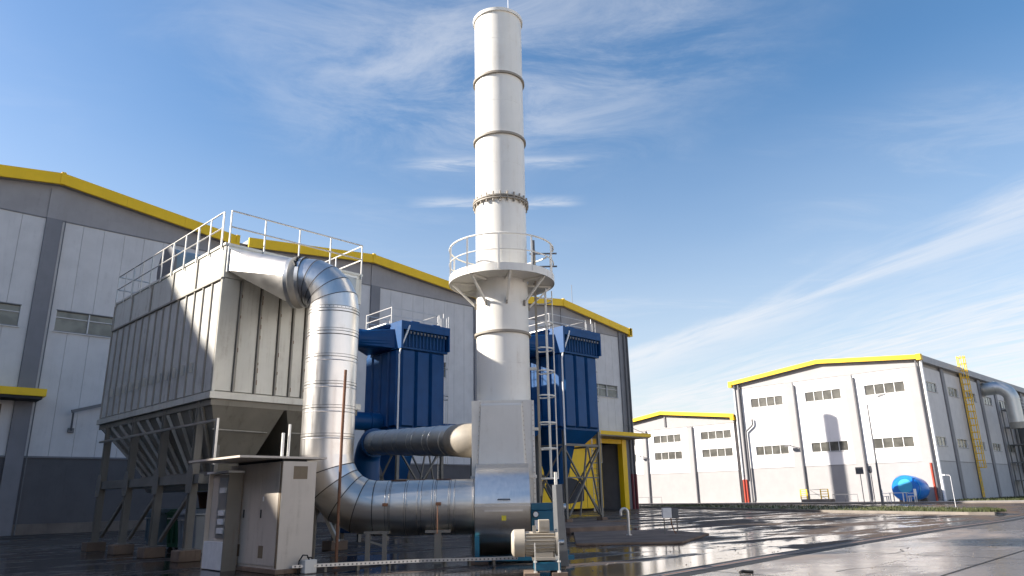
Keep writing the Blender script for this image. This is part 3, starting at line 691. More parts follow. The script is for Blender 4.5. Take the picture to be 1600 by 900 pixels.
    for k in range(1, 9):
        a = R(90) * k / 8; pts.append((0.05 + .1 * k / 8, -1.5 - 1.6 * math.sin(a), .05 - 1.6 * (1 - math.cos(a))))
    MB().tube(pts, .86, 24).ob('duct_elbow', 'galv', d)
    MB().cyl((.15, -3.1, -1.5), (.17, -3.12, -4.6), .86, 24).ob('drop_section', 'galv', d)
    MB().cyl((.17, -3.12, -4.6), (.18, -3.13, -5.4), .89, 24).ob('outlet', 'collector_dark', d)
    for p, q in (((.0, -.2, .0), (0, -.35, 0)), ((.05, -1.4, .05), (.05, -1.5, .05)), ((.15, -3.1, -1.55), (.15, -3.1, -1.7))):
        MB().cyl(p, q, .93, 24).ob('flange', 'galv', d)
    # ------------ dark cyclone and its stair tower
    s = thing('dark_silo', 'dark steel cyclone silo standing against the shaded warehouse wall', 'silo', (126.6, 25.9, 0))
    MB().lathe([(.25, 2.4), (1.25, 4.4), (1.25, 11.2), (0.4, 12.0), (0.0, 12.1)], seg=28).ob('silo_shell', 'soil', s)
    for a in (45, 135, 225, 315): MB().bar((1.25 * math.cos(R(a)), 1.25 * math.sin(R(a)), 0), (1.2 * math.cos(R(a)), 1.2 * math.sin(R(a)), 6), .16, .16).ob('leg', 'soil', s)
    lt = thing('stair_tower', 'open steel lattice stair tower by the shaded warehouse wall, below the elbow duct', 'stair tower', (121.6, 26.0, 0))
    for x in (-1.4, 1.4):
        for y in (-1.2, 1.2): MB().box(x - .08, y - .08, 0, x + .08, y + .08, 13).ob('post', 'soil', lt)
    for k in range(5):
        z = 2.2 + k * 2.4
        MB().box(-1.5, -1.3, z, 1.5, 1.3, z + .12).ob('landing', 'soil', lt)
        MB().tube([(-1.45, -1.25, z + 1), (1.45, -1.25, z + 1)], .03, 6).tube([(-1.45, -1.25, z + .55), (1.45, -1.25, z + .55)], .03, 6).ob('handrail', 'rail', lt)
        MB().bar((-1.4 if k % 2 else 1.4, -1.2, z - 2.2), (1.4 if k % 2 else -1.4, -1.2, z), .1, .2).ob('stair_flight', 'soil', lt)
build_warehouse()
# ================================================================== SILVER DUST COLLECTOR
RHO = R(2.7)
EA = R(-43.0); er = Vector((math.cos(EA), math.sin(EA), 0)); ea = Vector((-math.sin(EA), math.cos(EA), 0))
RISER = er * -4.65 + ea * 18.6
MOUTH = Vector((.95, -2.5, 0))                     # centre of the hood's round mouth, collector axes
_c = Matrix.Rotation(RHO, 3, 'Z') @ MOUTH + Vector((7.5, 20.07, 0)) - RISER
er_loc = (Matrix.Rotation(-RHO, 3, 'Z') @ _c.normalized())[:2]
def build_collector():
    t = thing('dust_collector', 'big pale grey baghouse dust collector on legs at the left', 'dust collector', (7.5, 20.07, 0), RHO)
    Wd, Dp, Z0, Z1, ZB = 4.7, 9.2, 4.37, 8.75, 7.75
    MB().box(.06, .06, Z0, Wd - .06, Dp - .06, ZB + .02).ob('casing', 'collector', t)
    # top band plates
    MB().box(.0, 0.0, ZB, Wd, .05, Z1).ob('top_band', 'collector', t)
    n = 5
    for k in range(n):
        a, b_ = Dp / n * k + (.055 if k == 0 else .006), Dp / n * (k + 1) - .006
        MB().box(-.01, a, ZB, .06, b_, Z1 - .03).ob('top_band', 'collector', t)
    MB().box(Wd - .06, .06, ZB, Wd, Dp, Z1).box(.07, Dp - .06, ZB, Wd - .07, Dp, Z1).ob('top_band', 'collector', t)
    MB().box(-.04, -.02, Z1 - .03 + .002, Wd + .03, Dp + .03, Z1 + .05).ob('roof', 'collector', t)
    MB().box(-.06, .0, ZB - .06, .05, Dp, ZB - .005).ob('rim_angle', 'collector_dark', t)
    # side: pressed panels between ribs
    ribs = [0.04 + .6133 * k for k in range(16)]
    pm = None
    for k in range(15):
        a, b_ = ribs[k] + .07, ribs[k + 1] - .07
        MB().hexa([(.058, a - .05, Z0 + .12), (.058, b_ + .05, Z0 + .12), (.058, b_ + .05, ZB - .07), (.058, a - .05, ZB - .07), (.004, a - .03, Z0 + .13), (.004, b_ + .03, Z0 + .13), (.004, b_ + .03, ZB - .08), (.004, a - .03, ZB - .08)]).ob('side_panel', 'collector_side', t)
    for k, v in enumerate(ribs):
        top = Z1 - .04 if k % 3 == 0 and k else ZB - .065
        MB().box(-.036, v - .028, Z0 + .1, .05, v + .028, min(top, ZB - .065)).ob('rib', 'collector_dark', t)
        if top > ZB: MB().box(-.05, v - .04, ZB, -.012, v + .04, Z1 - .04).ob('band_strap', 'collector_dark', t)
    # small lifting lugs / clip marks low on the ribs
    for k in range(2, 14):
        MB().box(-.10, ribs[k] + .22, Z0 + .78, -.005, ribs[k] + .26, Z0 + 1.08).ob('clip', 'galv', t)
    # front: flat panels and upright ribs
    fr = [.0, .57, 1.21, 1.83, 2.29, 2.72, 3.3, 4.0, 4.7]
    for a, b_ in zip(fr[:-1], fr[1:]):
        MB().hexa([(a + .03, .058, Z0 + .1), (b_ - .03, .058, Z0 + .1), (b_ - .03, .058, ZB - .005), (a + .03, .058, ZB - .005), (a + .06, .01, Z0 + .12), (b_ - .06, .01, Z0 + .12), (b_ - .06, .01, ZB - .02), (a + .06, .01, ZB - .02)]).ob('front_panel', 'collector', t)
    for x in fr[1:-1]: MB().box(x - .022, -.045, Z0 + .1, x + .022, .058, ZB - .005).ob('rib', 'collector_dark', t)
    MB().box(-.03, -.03, Z0 + .06, .05, .055, ZB - .07).ob('corner_post', 'collector', t)
    rnd = random.Random(5); st = MB()
    for _ in range(26): 
        x = rnd.choice(fr[1:-1]); z = rnd.uniform(Z0 + .2, ZB - .4); st.box(x + .022, -.05, z, x + .04, .02, z + rnd.uniform(.04, .14))
    tag(st.ob('rivet_clips', 'rust', t), None, None, None, 'stuff')
    # rim beams
    MB().box(-.1, -.1, Z0 - .12, Wd + .1, 0.0, Z0 + .06).ob('rim_beam', 'collector', t)
    MB().box(-.1, .003, Z0 - .12, .0, Dp + .1, Z0 + .06).ob('rim_beam', 'collector', t)
    MB().box(Wd, .003, Z0 - .12, Wd + .1, Dp + .1, Z0 + .06).ob('rim_beam', 'collector', t)
    MB().box(-.02, -.02, Z0 - .30, Wd + .02, .02, Z0 - .125).box(-.02, .025, Z0 - .30, .02, Dp, Z0 - .125).ob('lower_rim', 'hopper', t)
    # two trough hoppers
    for x0, x1, nm in ((0.03, 2.2, 0), (2.28, 4.67, 1)):
        zt, zb = Z0 - .30, 2.35
        xa, xb = (x0 + .68, x1 - .68) if nm == 0 else (x0 + .68, x1 - .68)
        va, vb = .75, 6.3
        MB().hexa([(xa, va, zb), (xb, va, zb), (xb, vb, zb), (xa, vb, zb), (x0, .0, zt), (x1, .0, zt), (x1, Dp - .1, zt), (x0, Dp - .1, zt)]).ob('hopper', 'hopper', t)
        if nm == 0:
            for k in range(11):
                f = (k + .5) / 11; p = Vector((x0, .1 + (Dp - .3) * f, zt)); q = Vector((xa, va + (vb - va) * f, zb)); o = Vector((-.05, 0, -.03))
                MB().bar(p + o, q + o, .05, .09).ob('hopper_rib', 'collector_dark', t)
        MB().box(xa - .1, va - .1, zb - .2, xb + .1, vb + .1, zb - .002).ob('hopper_flange', 'steel_frame', t)
        MB().bar(((x0 + x1) / 2 - 1.02, -.03, Z0 - .33 - .62), ((x0 + x1) / 2 + 1.02 - .3, .12 + .15, Z0 - .33 - .62), .05, .03).ob('hopper_seam', 'collector_dark', t)
        MB().cyl(((xa + xb) / 2, va - .5, zb - .35), ((xa + xb) / 2, vb + .5, zb - .35), .17, 12).ob('screw_conveyor', 'galv', t)
    # legs, gussets, beams, braces, footings
    lv = [.78, 3.2, 5.7, 8.3]
    for row, x in enumerate((.06, Wd - .06)):
        for i, v in enumerate(lv):
            h = .32
            l = MB().box(x - .10, v - .085, h, x + .10, v - .06, Z0 - .125).box(x - .10, v + .06, h, x + .10, v + .085, Z0 - .125).box(x - .012, v - .06, h, x + .012, v + .06, Z0 - .125).ob('leg', 'steel_frame', t)
            MB().box(x - .17, v - .17, h - .03, x + .17, v + .17, h).ob('base_plate', 'steel_frame', l)
            MB().box(x - .3, v - .27, 0, x + .3, v + .27, h - .032).ob('footing', 'brick_pad', t, bev=.02)
            if row == 0: MB().prism([(v - .16, 1.75), (v + .16, 1.75), (v + .2, 1.9), (v + .2, 2.3), (v + .1, 2.5), (v - .1, 2.5), (v - .2, 2.3), (v - .2, 1.9)], 'x', x - .125, x - .102).ob('gusset', 'steel_frame', t)
        MB().box(x - .07, .3, 2.0, x + .07, 8.5, 2.25).ob('tie_beam', 'steel_frame', t)
        for i in range(3):
            MB().bar((x + .13, lv[i + 1] - .2, .45), (x + .13, lv[i] + .15, 1.95), .09, .09).ob('brace', 'steel_frame', t)
    for v in lv:
        MB().box(.2, v - .06, 2.0, Wd - .2, v + .06, 2.2).ob('cross_beam', 'steel_frame', t)
    MB().bar((1.5, .75, .4), (3.6, .75, 2.0), .08, .08).bar((3.2, .85, .4), (1.1, .85, 2.0), .08, .08).ob('brace', 'steel_frame', t)
    MB().box(1.6, .5, .3, 1.7, .6, 2.2).box(.45, .45, 1.7, .56, .56, 4.05).ob('post', 'steel_frame', t)
    MB().box(-.16, -.7, 3.56, -.10, 8.5, 3.62).ob('cable_rail', 'galv', t)
    MB().box(-.165, -.85, 2.44, -.10, -.75, 3.63).ob('rail_post', 'galv', t)
    # guard rail round the roof
    ps = [.2, 1.95, 3.9, 5.75, 7.5, 9.15]
    r_ = .024
    for v in ps:
        MB().box(-.075, v - .03, Z1 - .12, -.045, v + .03, Z1 + 1.05).ob('rail_post', 'rail', t)
    for a, b_ in zip(ps[:-1], ps[1:]):
        m = (a + b_) / 2
        MB().box(-.075, m - .022, Z1 - .12, -.045, m + .022, Z1 + 1.05).ob('rail_post', 'rail', t)
        MB().tube([(-.06, a + .03, Z1 + .05), (-.06, a + .03, Z1 + 1.05), (-.06, b_ - .03, Z1 + 1.05), (-.06, b_ - .03, Z1 + .05)], r_, 6).ob('guard_rail', 'rail', t)
        MB().tube([(-.06, a, Z1 + .55), (-.06, b_, Z1 + .55)], r_ * .9, 6).ob('guard_rail', 'rail', t)
    for x in (.06, 1.14, 2.3, 3.42, 4.64): MB().cyl((x, -.045, Z1 - .15), (x, -.045, Z1 + 1.05), .026, 8).ob('rail_post', 'rail', t)
    for z in (.55, 1.05): MB().tube([(.06, -.045, Z1 + z), (4.64, -.045, Z1 + z)], r_, 6).ob('guard_rail', 'rail', t)
    for v in (1.6, 3.2, 5, 7, 9.15): MB().cyl((4.66, v, Z1 - .1), (4.66, v, Z1 + 1.05), .026, 8).ob('rail_post', 'rail', t)
    for z in (.55, 1.05): MB().tube([(4.66, -.045, Z1 + z), (4.66, 9.15, Z1 + z)], r_, 6).ob('guard_rail', 'rail', t)
    for z in (.55, 1.05): MB().tube([(-.06, 9.15, Z1 + z), (4.66, 9.15, Z1 + z)], r_, 6).ob('guard_rail', 'rail', t)
    # fan drum on the roof
    d = MB().cyl((.62, 6.2, Z1 + .85), (2.5, 6.2, Z1 + .85), .74, 28).ob('roof_fan', 'bin_blue', t)
    MB().cyl((.54, 6.2, Z1 + .85), (.619, 6.2, Z1 + .85), .80, 28).ob('fan_flange', 'pipe_grey', d)
    MB().cyl((2.501, 6.2, Z1 + .85), (2.58, 6.2, Z1 + .85), .80, 28).ob('fan_flange', 'pipe_grey', d)
    MB().box(.8, 5.8, Z1 + .05, 2.3, 6.6, Z1 + .25).ob('fan_base', 'steel_frame', d)
    # hood from the front face to the elbow collar (rectangle to round)
    cx_, cy_, cz, cr = .95, -2.5, 7.2, .66
    x0, x1, za, zb = .09, 4.45, 7.95, 8.60; q = 8
    hd = Vector((er_loc[0] , er_loc[1], 0)); sd_ = Vector((0, 0, 1)).cross(hd)
    def rp(a): return Vector((cx_, cy_, cz)) - sd_ * cr * math.cos(a) + Vector((0, 0, 1)) * cr * math.sin(a)
    cor = [Vector((x1, -.048, zb)), Vector((x0, -.048, zb)), Vector((x0, -.048, za)), Vector((x1, -.048, za))]
    m = MB()
    for k in range(4):
        a0 = R(90) * k; pts = [rp(a0 + R(90) * j / q) for j in range(q + 1)]
        m.add([cor[k]] + pts, [(0, j + 1, j + 2) for j in range(q)], True)
        m.add([cor[k], cor[(k + 1) % 4], pts[-1]], [(0, 1, 2)])
    h = m.ob('inlet_hood', 'hood', t)
    MB().box(x0 - .05, -.075, za - .05, x0, -.046, zb + .05).box(x0, -.075, zb, x1, -.046, zb + .05).box(x0, -.075, za - .05, x1, -.046, za).ob('hood_flange', 'galv', h)
    return t, RHO
collector, _ = build_collector()
# ================================================================== equipment frame, turned towards the view
def EW(s, d, z=0.0): p = er * s + ea * d; return Vector((p.x, p.y, z))
def ethg(name, label, cat, s, d, group=None): return thing(name, label, cat, EW(s, d), EA, group)
# ------------------------------------------------------------------ aluminium riser duct
def build_duct():
    t = ethg('riser_duct', 'fat shiny aluminium duct dropping from the baghouse and elbowing to the fan', 'duct', -4.65, 18.6)
    r = .66; ZC = 1.28; RB = 1.30; s1 = 3.75            # local: x along image right, riser axis at x=0
    sg = 40
    # riser sections
    zs = [2.58, 3.05, 3.75, 4.35, 5.05, 5.72, 6.32]
    for a, b_ in zip(zs[:-1], zs[1:]):
        MB().cyl((0, 0, a), (0, 0, b_), r, sg, caps=False).ob('duct_section', 'alu', t)
        MB().lathe([(r, b_ - .03), (r + .008, b_ - .026), (r + .008, b_ + .026), (r, b_ + .03)], seg=sg).ob('seam_band', 'alu', t)
        MB().lathe([(r + .002, b_ - .042), (r + .006, b_ - .034)], seg=sg).lathe([(r + .002, b_ + .032), (r + .006, b_ + .040)], seg=sg).ob('seam_line', 'seam', t)
        zz = a + (b_ - a) * .82
        MB().lathe([(r, zz - .012), (r + .008, zz), (r, zz + .012)], seg=sg).ob('seam_line', 'seam' if b_ > 5.5 else 'alu', t)
    # lower elbow in lobster-back segments
    c = Vector((RB, 0, 2.58)); n = 5
    def pt(a): return Vector((c.x - RB * math.cos(a), 0, c.z - RB * math.sin(a)))
    for k in range(n):
        a0, a1 = R(90) * k / n, R(90) * (k + 1) / n
        def ring(a):
            e = Vector((-math.cos(a), 0, -math.sin(a)))
            return [c + e * RB + (e * math.cos(q) + Vector((0, 1, 0)) * math.sin(q)) * r for q in [2 * math.pi * j / sg for j in range(sg)]]
        A, B = ring(a0), ring(a1)
        MB().add(A + B, [(j, (j + 1) % sg, sg + (j + 1) % sg, sg + j) for j in range(sg)], True).ob('elbow_segment', 'alu' if k < 2 else 'alu_h', t)
        e = Vector((-math.cos(a1), 0, -math.sin(a1))); tn = Vector((math.sin(a1), 0, -math.cos(a1)))
        q0 = [c + e * RB - tn * .012 + (e * math.cos(q) + Vector((0, 1, 0)) * math.sin(q)) * (r + .007) for q in [2 * math.pi * j / sg for j in range(sg)]]
        q1 = [v + tn * .024 for v in q0]
        MB().add(q0 + q1, [(j, (j + 1) % sg, sg + (j + 1) % sg, sg + j) for j in range(sg)], True).ob('elbow_seam', 'seam', t)
    # horizontal run to the fan
    xs = [RB, 1.70, 2.12, 2.50, 2.80, 3.28, s1]
    for i, (a, b_) in enumerate(zip(xs[:-1], xs[1:])):
        MB().cyl((a, 0, ZC), (b_, 0, ZC), r, sg, caps=False).ob('duct_section', 'alu_h', t)
        for off in ((-.085, .0, .03), (-.05, .0), (-.11, -.02), (-.06, .0, .04), (-.14, -.10, 0), (-.02,))[i]:
            x = b_ + off - .01
            MB().tube([(x - .006, 0, ZC), (x, 0, ZC), (x + .006, 0, ZC)], r, sg, False, [r, r + .006, r]).ob('seam_line', 'seam', t)
    for x, y in ((1.85, -.05), (2.3, .03), (2.95, -.02)): MB().box(x - .18, y - .12, ZC + r - .006, x + .2, y + .14, ZC + r + .006).ob('rust_stain_plate', 'rust', t)
    MB().cyl((s1 + .02, 0, ZC), (s1 + .10, 0, ZC), r - .04, sg).ob('flexible_joint', 'black', t)
    for x in (1.62, 2.9): MB().box(x - .06, -r - .05, ZC + .05, x + .06, -r + .02, ZC + .12).ob('lug', 'rust', t)
    MB().cyl((2.88, -r - .015, ZC - .6), (2.88, -r - .015, ZC + .08), .012, 6).ob('drain_wire', 'rust', t)
    # top elbow, horizontal leg points at the hood of the baghouse
    inv = Matrix.Rotation(-EA, 3, 'Z'); cw = Matrix.Rotation(RHO, 3, 'Z') @ MOUTH + Vector((7.5, 20.07, 0))
    org = EW(-4.65, 18.6); col = inv @ (cw - org); col.z = 7.2
    hd = Vector((col.x, col.y, 0)); dist = hd.length; hd.normalize()
    Rt = 7.2 - 6.32; side = Vector((0, 0, 1)).cross(hd)
    n = 5; cc = hd * Rt + Vector((0, 0, 6.32))
    prev = None
    for k in range(n + 1):
        a = R(90) * k / n; e = -hd * math.cos(a) + Vector((0, 0, 1)) * math.sin(a); cen = cc + e * Rt
        tn = hd * math.sin(a) + Vector((0, 0, 1)) * math.cos(a)
        rg = [cen + (e * math.cos(q) + side * math.sin(q)) * r for q in [2 * math.pi * j / sg for j in range(sg)]]
        if prev: MB().add(prev + rg, [(j, (j + 1) % sg, sg + (j + 1) % sg, sg + j) for j in range(sg)], True).ob('elbow_segment', 'alu', t)
        q0 = [cen - tn * .01 + (e * math.cos(q) + side * math.sin(q)) * (r + .007) for q in [2 * math.pi * j / sg for j in range(sg)]]
        MB().add(q0 + [v + tn * .02 for v in q0], [(j, (j + 1) % sg, sg + (j + 1) % sg, sg + j) for j in range(sg)], True).ob('elbow_seam', 'seam', t)
        prev = rg
    st = cc + Vector((0, 0, 1)) * Rt; en = Vector((col.x, col.y, 7.2))
    if (en - st).dot(hd) > .1: MB().cyl(st, en, r, sg, caps=False).ob('duct_section', 'alu', t)
    MB().tube([en - hd * .24, en - hd * .2, en - hd * .02, en], r, sg, False, [r, r + .03, r + .05, r + .02]).ob('flexible_joint', 'collector_dark', t)
    MB().tube([en - hd * .3, en + hd * .1], r, sg, False, [r + .03, r + .03]).ob('joint_strap', 'galv', t)
    rag = MB(); rnd = random.Random(2)
    for k in range(14):
        a = R(85 - rnd.uniform(-4, 50)); p = en - hd * .15 + (Vector((0, 0, 1)) * math.sin(a) + side * math.cos(a)) * (r + .04)
        rag.bar(p, p + Vector((rnd.uniform(-.08, .08), rnd.uniform(-.08, .08), rnd.uniform(-.16, .02))), .1, .05)
    tag(rag.ob('torn_sealant', 'black', t), None, None, None, 'stuff')
    # supports
    for x in (1.22, 1.62): MB().box(x - .05, -.62, .0, x + .05, -.52, .74).ob('support_leg', 'steel_frame', t)
    MB().bar((1.22, -.57, .55), (1.62, -.57, .42), .05, .05).ob('support_tie', 'steel_frame', t)
    MB().box(2.80, -.58, 0, 2.96, -.42, .72).ob('support_leg', 'steel_frame', t)
    for x in (1.42, 2.88): MB().box(x - .3, -.6, .70, x + .3, .6, .76).ob('saddle', 'steel_frame', t)
    MB().bar((-.55, .35, 2.05), (.35, .1, .5), .09, .09).ob('support_strut', 'galv', t)
    MB().box(-.30, -.05, 0, -.18, .07, 1.65).ob('support_leg', 'steel_frame', t)
build_duct()
# ------------------------------------------------------------------ centrifugal fan and drive
def build_fan():
    t = ethg('centrifugal_fan', 'aluminium clad centrifugal fan casing at the foot of the chimney', 'fan', -.22, 18.7)
    # scroll casing: profile in (depth, z), width along x
    x0, x1 = -.65, .66; R0, ZC = 1.08, 1.22; sg = 26
    prof = [(.62, 2.30)] + [(-R0 * math.sin(a) , ZC + R0 * math.cos(a)) for a in [R(2) + R(176) * k / sg for k in range(sg + 1)]]
    def strip(a, b_, mat, name, off=0.0):
        m = MB(); P = prof[a:b_ + 1]; vs = [(x0 - off, y * (1 + off), z) for y, z in P] + [(x1 + off, y * (1 + off), z) for y, z in P]; n = len(P)
        m.add(vs, [(i, i + 1, n + i + 1, n + i) for i in range(n - 1)], True); return m.ob(name, mat, t)
    strip(0, 13, 'alu', 'casing_cover'); strip(13, sg + 1, 'alu_h', 'casing_cover')
    P = prof + [(.62, .14)]
    for x in (x0, x1): MB().add([(x, y, z) for y, z in P], [tuple(range(len(P)))]).ob('side_plate', 'alu_h', t)
    MB().box(x0 - .01, -R0 * .999 - .02, ZC + .05, x1 + .01, -R0 * .96, ZC + .09).ob('seam_strip', 'alu', t)
    MB().box(-.42, -R0 - .03, ZC - .06, .48, -R0 - .004, ZC - .02).ob('stiffener', 'alu', t)
    MB().tube([(-.10, -R0 + .02, ZC + .21), (-.10, -R0 - .04, ZC + .22), (.18, -R0 - .04, ZC + .22), (.18, -R0 + .02, ZC + .21)], .012, 6).ob('handle', 'black', t)
    MB().box(-.02, -R0 - .008, ZC - .26, .09, -R0 - .002, ZC - .15).ob('warning_sticker', 'sign_yellow', t)
    MB().box(x0 - .005, -.98, .06, x0 + .10, -.74, .62).ob('base_leg', 'teal', t)
    MB().box(x0, -.95, .06, x1 + 1.0, -.80, .16).box(x0, .7, .06, x1 + 1.0, .85, .16).ob('base_frame', 'teal', t)
    for x in (-.55, 1.2): MB().box(x - .2, -1.05, 0, x + .2, -.7, .058).ob('base_pad', 'brick_pad', t)
    # bearing pedestal on the right
    MB().box(x1 + .02, -.85, .16, x1 + .66, .35, 1.16).ob('pedestal', 'teal', t, bev=.015)
    MB().box(x1 + .03, -.70, 1.17, x1 + .63, .25, 1.33).ob('pedestal_cap', 'teal', t, bev=.01)
    MB().cyl((x1 - .01, -.2, ZC), (x1 + .9, -.2, ZC), .09, 14).ob('shaft', 'galv', t)
    g = MB().cyl((x1 + .13, -.905, 1.08), (x1 + .13, -.852, 1.08), .075, 20).ob('gauge', 'black', t)
    MB().cyl((x1 + .13, -.912, 1.08), (x1 + .13, -.906, 1.08), .06, 20).ob('gauge_face', 'gauge', g)
    MB().box(x1 + .10, -.90, .74, x1 + .2, -.852, .95).ob('switch_box', 'white', t)
    # belt guard
    gd = ethg('belt_guard', 'tall narrow grey sheet metal belt guard right of the motor', 'belt guard', 1.0, 15.9)
    MB().hexa([(-.05, -.45, .12), (.14, -.45, .12), (.10, .45, .12), (-.09, .45, .12), (-.07, -.30, 1.72), (.06, -.30, 1.72), (.02, .30, 1.72), (-.11, .30, 1.72)]).ob('guard_cover', 'sign_back', gd, bev=.01)
    MB().box(-.03, -.36, 0, .08, -.2, .118).box(-.03, .2, 0, .08, .36, .118).ob('guard_foot', 'steel_frame', gd)
    MB().cyl((-.05, -.1, 1.72), (-.05, -.1, 1.98), .035, 10).ob('guard_pin', 'galv', gd)
    # motor
    m = ethg('electric_motor', 'cream finned electric motor on a teal base in front of the fan', 'electric motor', .44, 15.2)
    zc, rr = .60, .25
    cw = MB(); cw.tube([(-.46, 0, zc), (-.44, 0, zc), (-.40, 0, zc), (-.19, 0, zc)], rr, 28, True, [rr * .70, rr * .9, rr * 1.04, rr * 1.06]); cw.ob('fan_cowl', 'cream', m)
    MB().cyl((-.463, -.02, zc - .02), (-.459, -.02, zc - .02), .09, 20).ob('cowl_grille', 'sign_back', m)
    MB().cyl((-.188, 0, zc), (.42, 0, zc), rr * .86, 28).ob('stator', 'cream', m)
    for k in range(22):
        a = 2 * math.pi * k / 22 + .07
        if 55 < math.degrees(a) < 125: continue
        e = Vector((0, math.cos(a), math.sin(a))); p = Vector((.115, 0, zc))
        MB().bar(Vector((-.17, 0, zc)) + e * rr * .93, Vector((.40, 0, zc)) + e * rr * .93, .012, rr * .2, e).ob('cooling_fin', 'cream', m)
    MB().cyl((.421, 0, zc), (.47, 0, zc), rr * 1.02, 28).ob('end_shield', 'cream', m)
    MB().cyl((.471, 0, zc), (.60, 0, zc), .05, 14).ob('shaft', 'galv', m)
    MB().box(.09, -.15, zc + rr * .8, .31, .11, zc + rr + .19).ob('terminal_box', 'cream', m, bev=.012)
    MB().box(.11, -.17, zc + rr + .04, .29, -.152, zc + rr + .16).ob('terminal_cover', 'cream', m)
    MB().box(-.03, -.14, zc + rr * .75, .04, -.08, zc + rr + .08).ob('lifting_lug', 'cream', m)
    MB().box(-.05, -.3, zc - .31, .40, .28, zc - .26).box(.0, -.22, zc - .26, .36, .2, zc - .17).ob('foot', 'cream', m)
    MB().box(-.02, -.32, .10, .50, .34, .25).ob('motor_base', 'teal', m, bev=.01)
    for x in (.0, .46):
        MB().cyl((x, -.345, .0), (x, -.345, .62), .014, 8).ob('tension_bolt', 'galv', m)
        MB().cyl((x, -.345, .255), (x, -.345, .285), .04, 6).cyl((x, -.345, .07), (x, -.345, .10), .04, 6).ob('nut', 'galv', m)
    for x in (-.08, .46): MB().box(x - .14, -.42, 0, x + .16, .3, .068).ob('base_pad', 'brick_pad', m)
build_fan()
